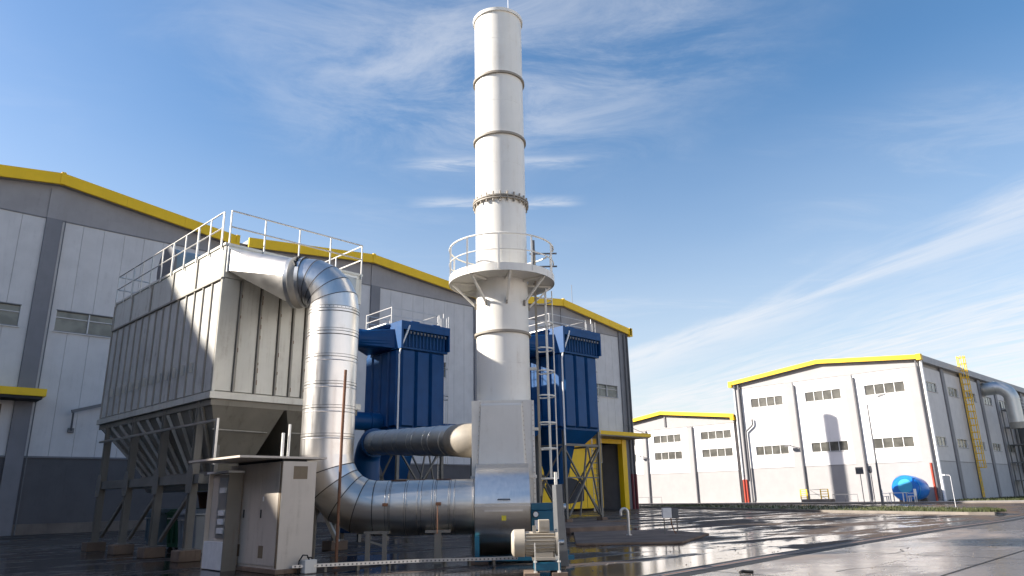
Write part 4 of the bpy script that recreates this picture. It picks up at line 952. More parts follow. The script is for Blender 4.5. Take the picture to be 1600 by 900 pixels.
# ------------------------------------------------------------------ chimney
def build_chimney():
    t = ethg('chimney', 'tall cream steel chimney with flanged sections and a round platform', 'chimney', -.17, 20.4)
    r = .765; sg = 56
    zs = [4.02, 5.97, 7.55, 10.05, 12.15, 14.25, 16.55]
    for a, b_ in zip(zs[:-1], zs[1:]):
        MB().cyl((0, 0, a), (0, 0, b_), r, sg, caps=False).ob('stack_section', 'chim', t)
        mid = a + (b_ - a) * .55
        MB().lathe([(r, mid - .008), (r + .004, mid), (r, mid + .008)], seg=sg).ob('weld_seam', 'chim', t)
    MB().lathe([(r - .05, 15), (r - .05, 16.57), (r + .0, 16.57)], seg=sg).ob('stack_lining', 'flange', t)
    for z in (5.97, 12.15, 14.25):
        MB().lathe([(r, z - .035), (r + .062, z - .035), (r + .062, z + .035), (r, z + .035)], seg=sg).ob('flange_ring', 'flange', t)
    MB().lathe([(r, 16.5), (r + .05, 16.5), (r + .06, 16.6), (r - .06, 16.6)], seg=sg).ob('top_ring', 'chim', t)
    fl = MB().lathe([(r, 9.99), (r + .09, 9.99), (r + .09, 10.03), (r, 10.03)], seg=sg).lathe([(r, 10.06), (r + .09, 10.06), (r + .09, 10.10), (r, 10.10)], seg=sg).ob('bolted_flange', 'flange', t)
    for k in range(24):
        a = 2 * math.pi * k / 24; x, y = (r + .05) * math.cos(a), (r + .05) * math.sin(a)
        MB().cyl((x, y, 9.9), (x, y, 10.2), .03, 6).ob('bolt', 'flange', fl)
    MB().lathe([(r, 4.0), (r + .07, 4.0), (r + .07, 4.07), (r, 4.07)], seg=sg).ob('flange_ring', 'chim', t)
    MB().cyl((.35, -.6, 16.5), (.35, -.6, 17.3), .012, 6).ob('lightning_rod', 'galv', t)
    # platform
    Rp, zf = 1.55, 7.58
    pl = MB().lathe([(r + .02, zf + .02), (Rp, zf + .02), (Rp, zf - .03), (r + .02, zf - .03)], seg=sg).ob('platform_deck', 'chim', t)
    MB().lathe([(Rp, zf - .07), (Rp + .012, zf - .07), (Rp + .012, zf + .15), (Rp, zf + .15)], seg=sg).ob('toe_board', 'chim', pl)
    for zz in (.55, 1.02):
        a0, a1 = (R(25), R(365))
        pts = [(Rp * math.cos(a), Rp * math.sin(a), zf + zz) for a in [a0 + (a1 - a0) * k / 60 for k in range(61)]]
        MB().tube(pts, .027 if zz > 1 else .018, 8).ob('platform_rail', 'chim', t)
    for k in range(10):
        a = R(-128 + 36 * k)
        MB().box(-.025, -.025, -.02, .025, .025, 1.02).ob('rail_post', 'chim', t, (Rp * math.cos(a), Rp * math.sin(a), zf))
    for k in range(8):
        a = R(-125 + 45 * k); e = Vector((math.cos(a), math.sin(a), 0))
        MB().bar(e * (r + .02) + Vector((0, 0, zf - .75)), e * (Rp - .06) + Vector((0, 0, zf - .06)), .06, .05).ob('bracket', 'chim', t)
        MB().bar(e * (r + .02) + Vector((0, 0, zf - .07)), e * (Rp - .05) + Vector((0, 0, zf - .07)), .06, .06).ob('bracket_arm', 'chim', t)
        MB().bar(e * (r + .03) + Vector((0, 0, zf - .82)), e * (r + .03) + Vector((0, 0, zf - .66)), .09, .05).ob('bracket_foot', 'flange', t)
    # caged ladder on the right side
    lx = r + .22
    ld = MB().bar((lx, -.25, 1.5), (lx, -.25, 8.5), .06, .05).bar((lx, .2, 1.5), (lx, .2, 8.5), .06, .05).ob('ladder', 'flange', t)
    rg = None; z = 1.7
    while z < 8.4:
        if rg is None: rg = MB().cyl((lx, -.25, 0), (lx, .2, 0), .014, 6).ob('rung', 'flange', ld, (0, 0, z))
        else: inst(rg, ld, (0, 0, z))
        z += .30
    def hp(z): return [(lx, -.25, z)] + [(lx + .10 + .38 * math.sin(a), -.025 - .36 * math.cos(a), z) for a in [R(180) * k / 10 for k in range(11)]] + [(lx, .2, z)]
    h0 = None
    for z in (1.95, 2.75, 3.45, 4.2, 4.9, 5.55, 6.3, 7.0):
        if h0 is None: h0 = MB().tube(hp(0), .022, 6).ob('cage_hoop', 'chim', ld, (0, 0, z))
        else: inst(h0, ld, (0, 0, z))
    for a in (30, 90, 150):
        x, y = lx + .10 + .38 * math.sin(R(a)), -.025 - .36 * math.cos(R(a))
        MB().cyl((x, y, 1.95), (x, y, 7.3), .02, 6).ob('cage_bar', 'chim', ld)
    for z in (3.3, 5.0): MB().box(r * .8, -.03, z - .04, lx, .03, z + .04).ob('ladder_stay', 'chim', ld)
    MB().box(lx - .05, -.06, 7.5, lx + .02, .0, 8.9).box(lx - .15, -.35, 8.35, lx + .65, -.31, 8.39).box(lx - .15, -.35, 7.95, lx + .65, -.31, 7.99).ob('platform_gate', 'pipe_grey', t)
    # square base box with bolted front cover
    x0, x1, y0, y1 = -.86, .82, -.95, .80
    bx = MB().box(x0, y0, .05, x1 - .07, y1, 4.0).ob('base_box', 'box_white', t)
    MB().box(x1 - .068, y0 - .02, .05, x1, y1, 3.98).ob('side_flange', 'box_white', bx)
    MB().box(x0 - .03, y0 - .03, 1.95, x1 + .03, y0 - .002, 2.03).ob('box_flange', 'box_white', bx)
    MB().hexa([(-.68, y0 - .10, 2.22), (.53, y0 - .10, 2.22), (.58, y0, 2.22), (-.72, y0, 2.22), (-.60, y0 - .06, 3.86), (.47, y0 - .06, 3.86), (.50, y0, 3.92), (-.63, y0, 3.92)]).ob('access_cover', 'box_white', bx)
    b0 = None
    for k in range(14):
        z = 2.3 + k * .125
        for x in (-.71 + .006 * k, .575 - .005 * k):
            MB().box(x - .012, y0 - .02, z, x + .012, y0 - .002, z + .03).ob('bolt', 'cabinet', bx)
    for k in range(22):
        z = 1.0 + k * .135; MB().box(x1 - .05, y0 - .035, z, x1 - .02, y0 - .022, z + .03).ob('bolt', 'cabinet', bx)
    return t
build_chimney()
# ------------------------------------------------------------------ small silver duct to the blue filter
def build_side_duct():
    org = EW(-1.03, 20.3); t = thing('side_duct', 'dull silver spiral duct running from the chimney base to a blue elbow', 'duct', (org.x, org.y, 0))
    a = EW(-1.50, 20.75) - org; a.z = 3.05; b_ = EW(-5.2, 27.9) - org; b_.z = 3.56
    d = (b_ - a).normalized(); L = (b_ - a).length; r = .44; sg = 30
    cuts = [0, .16, .34, .52, .70, .86, 1.0]
    for k, (u, v) in enumerate(zip(cuts[:-1], cuts[1:])):
        MB().cyl(a + d * L * u, a + d * L * v, r, sg, caps=False).ob('duct_section', 'duct_dark' if k != 5 else 'galv', t)
        p = a + d * L * v
        MB().tube([p - d * .05, p - d * .03, p + d * .03, p + d * .05], r, sg, False, [r, r + .018, r + .018, r]).ob('seam_band', 'duct_dark', t)
        for off in (.3,):
            q = a + d * L * (u + (v - u) * off); MB().tube([q - d * .012, q, q + d * .012], r, sg, False, [r, r + .012, r]).ob('seam_line', 'galv', t)
    th = [EW(-.85, 20.2) - org + Vector((0, 0, 3.0)), EW(-1.03, 20.2) - org + Vector((0, 0, 3.0)), EW(-1.20, 20.27) - org + Vector((0, 0, 3.01)), EW(-1.36, 20.45) - org + Vector((0, 0, 3.03)), a, a + d * .05]
    MB().tube(th, r, sg, True, [.47, .47, .465, .46, .45, .445]).ob('inlet_cone', 'flange', t)
    e = thing('blue_elbow', 'dark blue elbow at the far end of the silver spiral duct', 'duct', (org.x + b_.x, org.y + b_.y, 0))
    pts = [Vector((0, 0, b_.z))]; dh = Vector((d.x, d.y, 0)).normalized()
    for k in range(1, 8):
        q = R(90) * k / 7; pts.append(Vector((0, 0, b_.z)) + dh * .85 * math.sin(q) - Vector((0, 0, .7 * (1 - math.cos(q)))))
    pts.append(pts[-1] - Vector((0, 0, 1.2)))
    MB().tube(pts, .50, 26).ob('elbow_pipe', 'blue', e)
    MB().tube([-dh * .1 + Vector((0, 0, b_.z - .0)), dh * .06 + Vector((0, 0, b_.z))], .54, 26).ob('flange', 'blue', e)
    pz = pts[-1]
    MB().box(pz.x - .7, pz.y - .7, .3, pz.x + .7, pz.y + .7, pz.z).ob('fan_box', 'blue', e)
    for sx in (-.6, .6):
        for sy in (-.6, .6): MB().box(pz.x + sx - .06, pz.y + sy - .06, 0, pz.x + sx + .06, pz.y + sy + .06, .298).ob('leg', 'steel_frame', e)
build_side_duct()
# ================================================================== BLUE FILTERS
def build_filters():
    def make(loc):
        t = thing('blue_filter', '', 'dust filter', loc, 0, 'blue bag filters in front of the hall')
        Wd, Dp, zb, zp, zt = 2.95, 3.2, 4.85, 8.9, 10.3
        MB().box(0.05, .05, zb, Wd - .05, Dp - .05, zt - .12).ob('casing', 'blue', t)
        n = 3; xs = [.16, .98, 1.80, 2.62]
        for k in range(3):
            a = .16 + k * .92; b_ = a + .66
            MB().hexa([(a - .08, .048, zb + .1), (b_ + .08, .048, zb + .1), (b_ + .08, .048, zp), (a - .08, .048, zp), (a, -.12, zb + .18), (b_, -.12, zb + .18), (b_, -.12, zp - .08), (a, -.12, zp - .08)]).ob('front_panel', 'blue', t)
        for k in range(4):
            a = .15 + k * .77; b_ = a + .52
            MB().hexa([(.048, a - .08, zb + .1), (.048, b_ + .08, zb + .1), (.048, b_ + .08, zp), (.048, a - .08, zp), (-.10, a, zb + .18), (-.10, b_, zb + .18), (-.10, b_, zp - .08), (-.10, a, zp - .08)]).ob('side_panel', 'blue', t)
        MB().box(-.05, -.14, zp + .02, Wd + .05, .045, zp + .12).ob('header_beam', 'blue', t)
        MB().box(-.08, -.26, zt - .12, Wd + .14, Dp, zt + .05).ob('top_cap', 'blue', t, bev=.02)
        MB().box(-.02, -.34, zt - .42, Wd + .05, -.22, zt - .14).ob('manifold', 'blue', t)
        MB().box(-.14, -.34, zp - .02, -.02, .7, zt + .02).ob('end_plate', 'blue', t)
        MB().box(Wd + .0, -.30, zp + .13, Wd + .09, .5, zt - .13).ob('end_plate', 'blue', t)
        p0 = None
        for k in range(12):
            x = .22 + k * .225
            if p0 is None: p0 = MB().cyl((0, -.2, zp + .12), (0, -.2, zt - .3), .045, 8).ob('pulse_pipe', 'blue', t, (x, 0, 0))
            else: inst(p0, t, (x, 0, 0))
        v0 = None
        for k in range(12):
            x = .22 + k * .225
            if v0 is None: v0 = MB().box(-.05, -.30, zt - .62, .05, -.345, zt - .5).ob('pulse_valve', 'pipe_grey', t, (x, 0, 0))
            else: inst(v0, t, (x, 0, 0))
        for x in (.8, 2.2): MB().box(x, .1, zt + .052, x + .5, .7, zt + .2).ob('top_hatch', 'blue', t)
        # hopper
        MB().hexa([(.35, .6, 4.12), (2.2, .6, 4.12), (2.2, 2.6, 4.12), (.35, 2.6, 4.12), (.05, .05, zb - .002), (Wd - .05, .05, zb - .002), (Wd - .05, Dp - .05, zb - .002), (.05, Dp - .05, zb - .002)]).ob('hopper', 'blue', t)
        MB().hexa([(.75, 1.2, 2.1), (1.35, 1.2, 2.1), (1.35, 2.0, 2.1), (.75, 2.0, 2.1), (.36, .62, 4.118), (1.5, .62, 4.118), (1.5, 2.58, 4.118), (.36, 2.58, 4.118)]).ob('hopper_chute', 'blue', t)
        MB().cyl((1.05, 1.6, .8), (1.05, 1.6, 2.098), .25, 16).ob('rotary_valve', 'blue', t)
        # pale pipe on the near corner
        MB().tube([(.35, -.36, zt - .2), (.2, -.38, zt - .55), (-.08, -.2, zp - .05), (-.12, -.16, zp - .35), (-.12, -.16, 4.0)], .045, 8).ob('air_pipe', 'white', t)
        # support frame
        for x in (.1, Wd - .1):
            for y in (.12, Dp - .12):
                l = MB().box(x - .075, y - .075, .35, x + .075, y - .05, zb - .02).box(x - .075, y + .05, .35, x + .075, y + .075, zb - .02).box(x - .012, y - .05, .35, x + .012, y + .05, zb - .02).ob('leg', 'steel_frame', t)
                MB().box(x - .2, y - .2, .18, x + .2, y + .2, .348).ob('footing', 'brick_pad', t)
        for y in (.12, Dp - .12):
            MB().box(.19, y - .06, 4.0, Wd - .19, y + .06, 4.12).ob('frame_beam', 'steel_frame', t)
            MB().box(.19, y - .03, 2.35, Wd - .19, y + .03, 2.42).ob('frame_tie', 'steel_frame', t)
            MB().bar((.2, y - .09, .5), (Wd - .2, y - .09, 3.9), .09, .07).ob('brace', 'steel_frame', t)
            MB().bar((Wd - .2, y + .09, .5), (.2, y + .09, 3.9), .09, .07).ob('brace', 'steel_frame', t)
            MB().bar((1.95, y - .02, 4.0), (2.75, y - .02, .45), .08, .06).ob('brace', 'steel_frame', t)
            MB().bar((1.85, y - .02, 4.0), (1.1, y - .02, .45), .08, .06).ob('brace', 'steel_frame', t)
        for x in (.1, Wd - .1):
            MB().box(x - .05, .2, 4.0, x + .05, Dp - .2, 4.1).ob('frame_beam', 'steel_frame', t)
            MB().bar((x + .09, .2, .5), (x + .09, Dp - .2, 3.9), .08, .06).bar((x - .09, Dp - .2, .5), (x - .09, .2, 3.9), .08, .06).ob('brace', 'steel_frame', t)
        # top guard rail
        for x, y in ((-.05, .75), (Wd + .05, .75), (-.05, Dp), (Wd + .05, Dp), (Wd * .5, Dp)):
            MB().cyl((x, y, zt), (x, y, zt + .95), .028, 8).ob('rail_post', 'rail', t)
        for z in (.5, .93):
            MB().tube([(-.05, Dp, zt + z), (-.05, .75, zt + z), (Wd + .05, .75, zt + z), (Wd + .05, Dp, zt + z), (-.05, Dp, zt + z)], .022, 6).ob('guard_rail', 'rail', t)
        MB().box(-.35, .8, zt - .02, -.11, Dp, zt + .04).ob('walkway', 'galv', t)
        # side ladder with hoops
        lx = Wd + .30
        ld = MB().cyl((lx, .55, .6), (lx, .55, zt + 1.05), .022, 6).cyl((lx, .95, .6), (lx, .95, zt + 1.05), .022, 6).ob('side_ladder', 'rail', t)
        rg = None; z = .9
        while z < zt:
            if rg is None: rg = MB().cyl((lx, .55, 0), (lx, .95, 0), .014, 6).ob('rung', 'rail', ld, (0, 0, z))
            else: inst(rg, ld, (0, 0, z))
            z += .33
        h0 = None
        for z in (3.2, 4.9, 6.6, 6.8, 8.3, 9.6):
            if h0 is None: h0 = MB().tube([(lx, .5, 0)] + [(lx + .42 * math.sin(R(a)), .75 - .36 * math.cos(R(a)), 0) for a in range(0, 181, 20)] + [(lx, 1.0, 0)], .018, 6).ob('cage_hoop', 'rail', ld, (0, 0, z))
            else: inst(h0, ld, (0, 0, z))
        for a in (45, 100, 150): MB().cyl((lx + .42 * math.sin(R(a)), .75 - .36 * math.cos(R(a)), 3.2), (lx + .42 * math.sin(R(a)), .75 - .36 * math.cos(R(a)), zt + .9), .013, 5).ob('cage_bar', 'rail', ld)
        return t
    a = make((20.6, 30.3, 0)); a['label'] = 'deep blue filter housing between the silver riser duct and the chimney'
    b_ = copy_tree(a); b_.location = (28.1, 26.0, 0); b_['label'] = 'deep blue filter housing right of the chimney, in front of the yellow gate'
    # inlet hoods and ducts, one set per filter
    for (fx, fy, lab, ln) in ((20.6, 30.3, 'blue inlet duct entering the top left of the filter behind the silver riser', 3.2), (28.1, 26.0, 'blue inlet duct entering the filter right of the chimney', 2.2)):
        d = thing('inlet_duct', lab, 'duct', (fx, fy + 1.6, 0), 0, 'blue inlet ducts')
        seg = 24; ring = []; rect = []; cr = .5; xz = -1.7; zc = 9.5
        for k in range(seg):
            q = 2 * math.pi * k / seg; c_, s_ = math.cos(q), math.sin(q); m_ = max(abs(c_), abs(s_))
            rect.append((-.105, 1.35 * c_ / m_, 9.45 + .5 * s_ / m_)); ring.append((xz, cr * c_, zc + cr * s_))
        MB().add(rect + ring, [(k, (k + 1) % seg, seg + (k + 1) % seg, seg + k) for k in range(seg)], False).ob('hood', 'blue', d)
        MB().tube([(xz, 0, zc), (xz - ln, 0, zc)], cr, seg).ob('duct_pipe', 'blue', d)
        for x in (xz, xz - .9): MB().cyl((x - .04, 0, zc), (x + .04, 0, zc), cr + .05, seg).ob('flange', 'blue', d)
        if fx < 25:
            pts = [Vector((xz - ln + .0, 0, zc))] + [Vector((xz - ln - .9 * math.sin(R(90) * k / 7), 0, zc - .9 * (1 - math.cos(R(90) * k / 7)))) for k in range(1, 8)]
            pts.append(pts[-1] - Vector((0, 0, 7)))
            MB().tube(pts, cr, seg).ob('down_pipe', 'blue', d)
    # header duct low behind the chimney, with its own elbows
    h = thing('header_duct', 'blue header duct passing behind the chimney between the two filters', 'duct', (23.6, 31.5, 0))
    MB().tube([(0.0, 0, 4.9), (10.5, -1.2, 4.9)], .48, 24).ob('duct_pipe', 'blue', h)
    MB().cyl((2.2, -.25, 4.9), (2.32, -.265, 4.9), .54, 24).cyl((4.4, -.5, 4.9), (4.52, -.515, 4.9), .54, 24).ob('flange', 'blue', h)
    for x in (2.6, 7.5): MB().box(x - .08, -.38 - .0, 0, x + .08, -.22, 4.5).ob('support_post', 'steel_frame', h)
    h2 = thing('outlet_duct', 'short blue duct low on the left of the filter behind the silver riser', 'duct', (20.5, 31.9, 0))
    MB().tube([(0, 0, 5.3), (-3.6, .2, 5.3)], .45, 22).ob('duct_pipe', 'blue', h2)
    MB().cyl((-.5, .03, 5.3), (-.6, .035, 5.3), .5, 22).ob('flange', 'blue', h2)
    # pale drums standing between the riser and the filter
    g = thing('filter_fan', 'blue fan housing under the filter right of the chimney', 'fan', (27.0, 27.8, 0))
    MB().tube([(0, -.4, 5.4), (0, .4, 5.4)], .95, 28).ob('fan_scroll', 'blue', g)
    MB().box(-.95, -.38, 5.6, -.3, .38, 6.9).ob('fan_outlet', 'blue', g)
    for x in (-.7, .7): MB().box(x - .06, -.3, 0, x + .06, .3, 4.8).ob('leg', 'steel_frame', g)
build_filters()
# ================================================================== CABINETS AND SMALL THINGS
def build_small():
    # control cabinet
    t = thing('control_cabinet', 'tall beige electrical cabinet with doors and a flat overhanging roof', 'electrical cabinet', (7.4, 15.3, 0), R(2))
    MB().box(-.03, -.04, 0, .86, 2.66, .10).ob('plinth', 'brick_pad', t, bev=.015)
    MB().box(.02, .0, .10, .84, 2.60, 2.34).ob('body', 'cabinet', t)
    for a, b_ in ((.09, .93), (.94, 1.77), (1.78, 2.56)):
        d = MB().box(.0, a, .16, .018, b_, 2.30).ob('door', 'cabinet', t)
        MB().box(-.02, b_ - .12 if a < 1.7 else a + .45, 1.14, -.002, b_ - .095 if a < 1.7 else a + .475, 1.32).ob('handle', 'black', d)
    MB().box(-.004, .62, .30, -.001, .84, .56).ob('vent', 'vent', t); MB().box(-.004, 1.75, .30, -.001, 1.99, .56).ob('vent', 'vent', t)
    MB().box(.28, -.006, 1.96, .62, -.001, 2.24).ob('vent', 'vent', t)
    MB().box(-.012, .74, 1.50, -.002, .78, 1.60).ob('keyhole_plate', 'white', t)
    MB().box(.005, .02, .12, .02, .075, 2.32).ob('corner_hinge', 'vent', t)
    MB().box(-1.0, -.03, 2.40, 1.08, 2.65, 2.445).ob('roof', 'cabinet', t)
    MB().box(.1, .2, 2.342, .7, 2.4, 2.398).ob('roof_spacer', 'cab_dark', t)
    MB().box(.22, -.4 + .9, 2.45, .27, .55, 3.0).box(.35, .45, 2.45, .39, .5, 3.2).ob('conduit', 'galv', t)
    # meter cabinet
    m = thing('meter_cabinet', 'narrow open-fronted meter cabinet left of the beige electrical cabinet', 'electrical cabinet', (6.95, 17.05, 0), R(2))
    MB().box(.10, .03, .02, .34, 1.07, 2.12).ob('back', 'cabinet', m)
    MB().box(.0, .0, .0, .34, .028, 2.15).ob('side', 'steel_frame', m); MB().box(.0, 1.07, .0, .34, 1.10, 2.15).ob('side', 'cabinet', m)
    MB().box(-.04, -.04, 2.155, .36, 1.14, 2.20).ob('top', 'white', m)
    MB().box(.005, .03, .02, .098, 1.068, .62).ob('lower_plate', 'white', m)
    MB().box(.06, .15, .70, .098, .62, 2.05).ob('inner_board', 'galv', m)
    for z in (.8, 1.0, 1.2, 1.7): MB().box(.03, .2, z, .058, .5, z + .12).ob('meter', 'white', m)
    # gap panel
    j = thing('junction_box', 'small pale junction box at the foot of the beige cabinet', 'junction box', (8.05, 15.08, 0))
    MB().box(-.14, -.1, .0, .14, .1, .27).ob('box', 'box_white', j, bev=.012)
    MB().tube([(.0, .0, .27), (-.05, .0, .36), (-.14, .02, .37), (-.2, .06, .25), (-.2, .1, .0)], .016, 6).tube([(.08, .02, .27), (.06, 0, .31), (-.05, 0, .32)], .014, 6).ob('cable', 'black', j)
    # cable tray
    c = thing('cable_tray', 'long low galvanised cable tray running from cabinet to motor', 'cable tray', (10.2, 14.4, 0))
    pts = [(7.75, 15.25), (10.25, 14.05), (12.0, 12.7)]
    for (a, b_) in zip(pts[:-1], pts[1:]):
        A = Vector((a[0] - 10.2, a[1] - 14.4, .12)); B = Vector((b_[0] - 10.2, b_[1] - 14.4, .12)); s_ = (B - A).normalized().cross(Vector((0, 0, 1)))
        MB().bar(A, B, .16, .006).bar(A + s_ * .08 + Vector((0, 0, .025)), B + s_ * .08 + Vector((0, 0, .025)), .004, .06).bar(A - s_ * .08 + Vector((0, 0, .025)), B - s_ * .08 + Vector((0, 0, .025)), .004, .06).ob('tray', 'duct_dark', c)
        n = int((B - A).length / .09); sl = MB()
        for k in range(n):
            p = A.lerp(B, (k + .5) / n); sl.bar(p + s_ * .083 + Vector((0, 0, .025)), p + s_ * .083 + (B - A).normalized() * .035 + Vector((0, 0, .025)), .003, .035)
        tag(sl.ob('tray_slots', 'pipe_grey', c), None, None, None, 'stuff')
        for k in range(1, 4):
            p = A.lerp(B, k / 4); MB().box(p.x - .03, p.y - .03, 0, p.x + .03, p.y + .03, .115).ob('tray_foot', 'steel_frame', c)
    p = thing('rusty_pole', 'thin rusty brown pole standing before the silver riser duct', 'pole', (8.94, 15.48, 0))
    MB().tube([(0, 0, 0), (0, 0, 3.0), (0.02, 0, 4.55)], .036, 10).ob('shaft', 'rust', p)
    MB().cyl((0, 0, 0), (0, 0, .02), .1, 12).ob('foot', 'rust', p)
    # bins
    def bin_(loc, rz, mat, label, sx, sy, h):
        b = thing('waste_bin', label, 'waste bin', loc, rz, 'bins under the dust collector')
        MB().hexa([(-sx * .86, -sy * .86, .16), (sx * .86, -sy * .86, .16), (sx * .86, sy * .86, .16), (-sx * .86, sy * .86, .16), (-sx, -sy, h), (sx, -sy, h), (sx, sy, h), (-sx, sy, h)]).ob('body', mat, b, bev=.03)
        MB().box(-sx - .04, -sy - .04, h + .002, sx + .04, sy + .04, h + .05).ob('rim', mat, b, bev=.01)
        MB().hexa([(-sx, -sy, h + .052), (sx, -sy, h + .052), (sx, sy, h + .052), (-sx, sy, h + .052), (-sx * .9, -sy * .7, h + .17), (sx * .9, -sy * .7, h + .17), (sx * .9, sy * .7, h + .17), (-sx * .9, sy * .7, h + .17)]).ob('lid', mat, b, bev=.02)
        for k in (-.5, .0, .5): MB().box(-sx - .03, sy * k - .02, .3, -sx * .9, sy * k + .02, h - .1).ob('stiffener', mat, b)
        MB().tube([(-sx * 1.0, -sy * .4, h - .12), (-sx - .12, -sy * .4, h - .12), (-sx - .12, sy * .4, h - .12), (-sx, sy * .4, h - .12)], .018, 6).ob('handle', 'galv', b)
        for x in (-1, 1):
            for y in (-1, 1): MB().cyl((x * sx * .7, y * sy * .7 - .03, .08), (x * sx * .7, y * sy * .7 + .03, .08), .08, 14).ob('caster', 'black', b)
    bin_((8.35, 21.9, 0), R(2), 'bin_grey', 'grey metal bin on casters behind the first collector leg', .55, .65, 1.15)
    bin_((8.9, 24.6, 0), R(8), 'bin_green', 'dark green bin under the middle of the dust collector', .5, .6, 1.15)
    bin_((9.0, 27.2, 0), R(-5), 'bin_blue', 'blue-grey bin deepest under the dust collector', .5, .6, 1.15)
    cr = thing('scrap_skip', 'rusty brown skip standing deep under the dust collector', 'skip', (10.4, 24.2, 0))
    MB().hexa([(-.7, -1.2, .2), (.7, -1.2, .2), (.7, 1.2, .2), (-.7, 1.2, .2), (-.9, -1.6, 1.75), (.9, -1.6, 1.75), (.9, 1.6, 1.75), (-.9, 1.6, 1.75)]).ob('tub', 'rust', cr)
    MB().box(-.96, -1.66, 1.752, .96, 1.66, 1.84).ob('rim', 'rust', cr)
    for y in (-.8, .8): MB().box(-.6, y - .1, 0, .6, y + .1, .198).ob('skid', 'rust', cr)
    # bent vent pipe and small distribution box on the pad
    v = thing('bent_vent_pipe', 'white vent pipe with hooked top standing on the concrete pad', 'vent pipe', (21.67, 17.06, .08))
    MB().tube([(0, 0, 0), (0, 0, .78)] + [(-.13 * er.x * (1 - math.cos(R(k))), -.13 * er.y * (1 - math.cos(R(k))), .78 + .13 * math.sin(R(k))) for k in range(20, 181, 20)] + [(-.26 * er.x, -.26 * er.y, .68)], .052, 12).ob('pipe', 'rail', v)
    MB().cyl((0, 0, 0), (0, 0, .015), .11, 14).ob('foot_plate', 'rail', v)
    d = ethg('distribution_box', 'small grey distribution box on two thin legs on the pad', 'distribution box', 5.85, 27.7)
    d.location.z = .08
    MB().box(-.30, -.1, .55, .03, .1, .90).ob('box', 'white', d, bev=.01); MB().box(.05, -.1, .53, .28, .1, .88).ob('box', 'sign_back', d, bev=.01)
    for x in (-.25, .22): MB().box(x - .018, -.02, 0, x + .018, .02, .6).ob('leg', 'steel_frame', d)
    MB().tube([(0, 0, .55), (.02, 0, .3), (.1, -.04, .05), (.16, -.05, 0)], .022, 6).ob('cable', 'rust', d)
    r = thing('rubber_scrap', 'small black rubber scrap lying on the concrete road', 'scrap', (13.16, 7.63, .004))
    MB().tube([(-.11, .06, .03), (-.04, .05, .045), (.05, -.03, .035), (.12, -.08, .03)], .03, 8).ob('scrap', 'black', r)
    # things at the far warehouse ---------------------------------------------------
    s = thing('street_lamp', 'tall grey street lamp in front of the white warehouse', 'street lamp', (83.3, 31.35, 0.13))
    MB().tube([(0, 0, 0), (0, 0, 5), (0, 0, 10.2), (0, -.05, 10.4)], .11, 10, True, [.13, .10, .07, .06]).ob('pole', 'pipe_grey', s)
    MB().tube([(0, -.05, 10.35), (0, -.9, 10.95), (0, -1.3, 11.1)], .045, 8).ob('arm', 'pipe_grey', s)
    MB().hexa([(-.13, -1.25, 11.02), (.13, -1.25, 11.02), (.1, -2.0, 11.22), (-.1, -2.0, 11.22), (-.12, -1.25, 11.2), (.12, -1.25, 11.2), (.08, -2.0, 11.32), (-.08, -2.0, 11.32)]).ob('lamp_head', 'sign_back', s)
    for (x, y, rnd_, lab) in ((84.0, 33.5, False, 'square grey sign seen from behind on a thin post'), (83.6, 32.2, True, 'round sign seen edge-on on a thin post beside the street lamp')):
        g = thing('road_sign', lab, 'road sign', (x, y, .13), 0, 'road signs before the warehouse')
        MB().cyl((0, 0, 0), (0, 0, 3.7), .045, 8).ob('post', 'pipe_grey', g)
        if rnd_: MB().cyl((-.06, .1, 3.45), (-.04, -.1, 3.45), .38, 20).ob('sign_plate', 'sign_back', g)
        else: MB().box(-.08, -.42, 3.0, -.05, .42, 3.75).ob('sign_plate', 'sign_back', g)
    l = thing('lamp_post', 'short white lamp post near the right end of the verge', 'lamp post', (67.4, 19.75, 0))
    MB().tube([(0, 0, 0), (0, 0, 2.4), (0, .05, 2.48), (0, .45, 2.52)], .02, 8).ob('post', 'pipe_white', l)
    MB().box(-.08, .35, 2.47, .08, .75, 2.57).ob('lamp_head', 'pipe_white', l)
    # blue painted tank shell with furniture painted / standing in front of it
    b = thing('blue_tank', 'bright blue round tank lying by the white warehouse corner', 'tank', (86.6, 30.0, .13))
    pro = []
    ax = Vector((.93, -.37, -.05)).normalized(); c0 = Vector((0, 0, 1.40)); hz = Vector((.37, .93, 0)).normalized()
    def wide(m):
        m.v = [tuple(Vector(p) + hz * (Vector(p) - c0).dot(hz) * .25) for p in m.v]; return m
    wide(MB().tube([c0 - ax * .02, c0 + ax * .12, c0 + ax * .9, c0 + ax * 1.9, c0 + ax * 2.3], 1.4, 44, True, [1.34, 1.40, 1.36, 1.15, .9])).ob('shell', 'tank_blue', b)
    wide(MB().tube([c0 - ax * .09, c0 - ax * .021], 1.2, 40, True, [1.08, 1.14])).ob('front_disc', 'tank_blue', b)
    wide(MB().cyl(c0 + Vector((0, -.1, .22)) - ax * .13, c0 + Vector((0, -.1, .22)) - ax * .091, .74, 36)).ob('inner_disc', 'tank_pale', b)
    wide(MB().tube([c0 + ax * .08, c0 + ax * .16], 1.44, 44, False)).ob('rim_band', 'tank_pale', b)
    for k in (.4, 1.6): MB().box(c0.x + ax.x * k - .15, c0.y + ax.y * k - 1.0, 0, c0.x + ax.x * k + .15, c0.y + ax.y * k + 1.0, .35).ob('cradle', 'kerb', b)
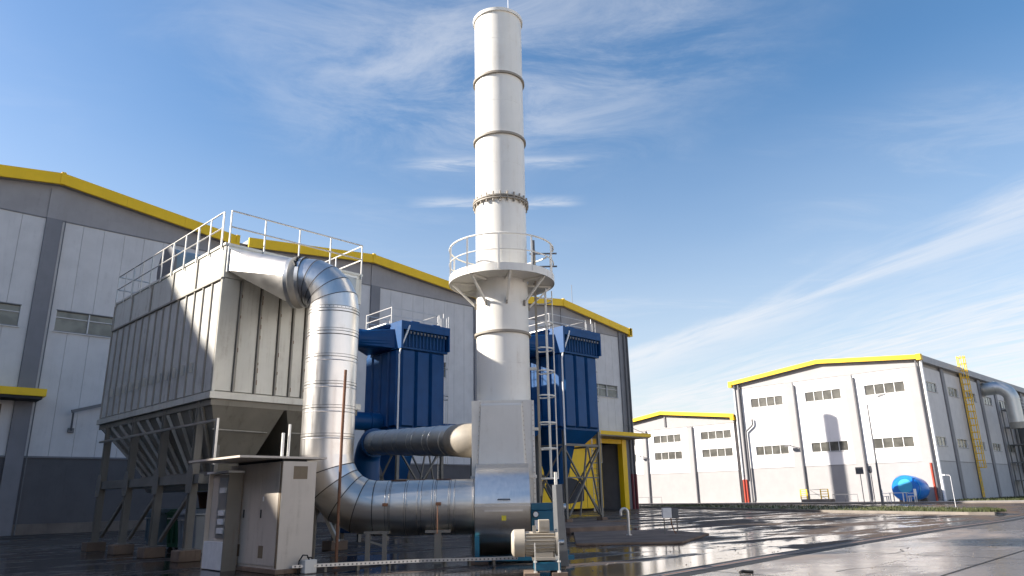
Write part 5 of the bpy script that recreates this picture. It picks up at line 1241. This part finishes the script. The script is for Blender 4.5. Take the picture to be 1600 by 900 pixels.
    def chair(x, y, rz, label):
        c = thing('garden_chair', label, 'chair', (x, y, .13), rz, 'white garden chairs by the blue tank'); c.scale = (1.35, 1.35, 1.35)
        MB().box(-.24, -.24, .42, .24, .24, .47).ob('seat', 'white', c)
        MB().box(-.24, .20, .48, .24, .25, .98).ob('backrest', 'white', c)
        for sx in (-.2, .2):
            for sy in (-.2, .2): MB().box(sx - .03, sy - .03, 0, sx + .03, sy + .03, .418).ob('leg', 'white', c)
            MB().box(sx - .03, -.22, .64, sx + .03, .19, .68).ob('armrest', 'white', c)
    chair(84.6, 31.5, R(0), 'white garden chair left of the table before the blue tank')
    chair(84.6, 28.7, R(180), 'white garden chair right of the table before the blue tank')
    tb = thing('garden_table', 'white garden table between two chairs before the blue tank', 'table', (84.6, 30.1, .13)); tb.scale = (1.3, 1.3, 1.3)
    MB().box(-.45, -.6, .7, .45, .6, .75).ob('tabletop', 'white', tb)
    for sx in (-.38, .38):
        for sy in (-.5, .5): MB().box(sx - .035, sy - .035, 0, sx + .035, sy + .035, .698).ob('leg', 'white', tb)
    # yellow stair platform by the wall
    y = thing('yellow_steps', 'yellow railed steps and landing against the white warehouse wall', 'steps', (88.6, 40.6, .13))
    MB().box(-.5, -1.5, 0, .9, 2.0, .35).ob('landing', 'kerb', y)
    for yy in (2.0, 1.2): MB().box(-.5, yy - .05, .352, -.4, yy + .05, 1.5).ob('post', 'yellow', y)
    [MB().box(-.49, 1.25, z, -.41, 1.95, z + .06).ob('rail', 'yellow', y) for z in (.5, .75, 1.0, 1.25, 1.45)]
    for yy in (-.5, -1.4): MB().box(-.5, yy - .05, .352, -.4, yy + .05, 1.5).ob('post', 'yellow', y)
    for z in (.6, .9, 1.2, 1.45): MB().box(-.49, -1.35, z, -.41, -.55, z + .07).ob('rail', 'yellow', y)
    MB().tube([(-.45, 1.15, 1.45), (-.45, -.45, 1.45)], .03, 6).tube([(-.45, 1.15, .9), (-.45, -.45, .9)], .03, 6).ob('rail', 'pipe_grey', y)
    MB().bar((.3, 1.1, 1.4), (.3, -.3, .5), .05, .05).ob('handrail', 'pipe_grey', y)
    for (yy0, yy1, lab) in ((38.9, 36.0, 'thin grey guard rail right of the yellow steps'), (68.0, 63.5, 'thin grey guard rail by the low warehouse')):
        g = thing('guard_rail', lab, 'guard rail', (88.6, (yy0 + yy1) / 2, .13), 0, 'guard rails along the warehouses')
        h = (yy0 - yy1) / 2
        MB().tube([(0, -h, 0), (0, -h, .85), (0, h, .85), (0, h, 0)], .03, 6).ob('frame', 'pipe_grey', g)
        MB().cyl((0, 0, 0), (0, 0, .85), .025, 6).ob('post', 'pipe_grey', g)
build_small()
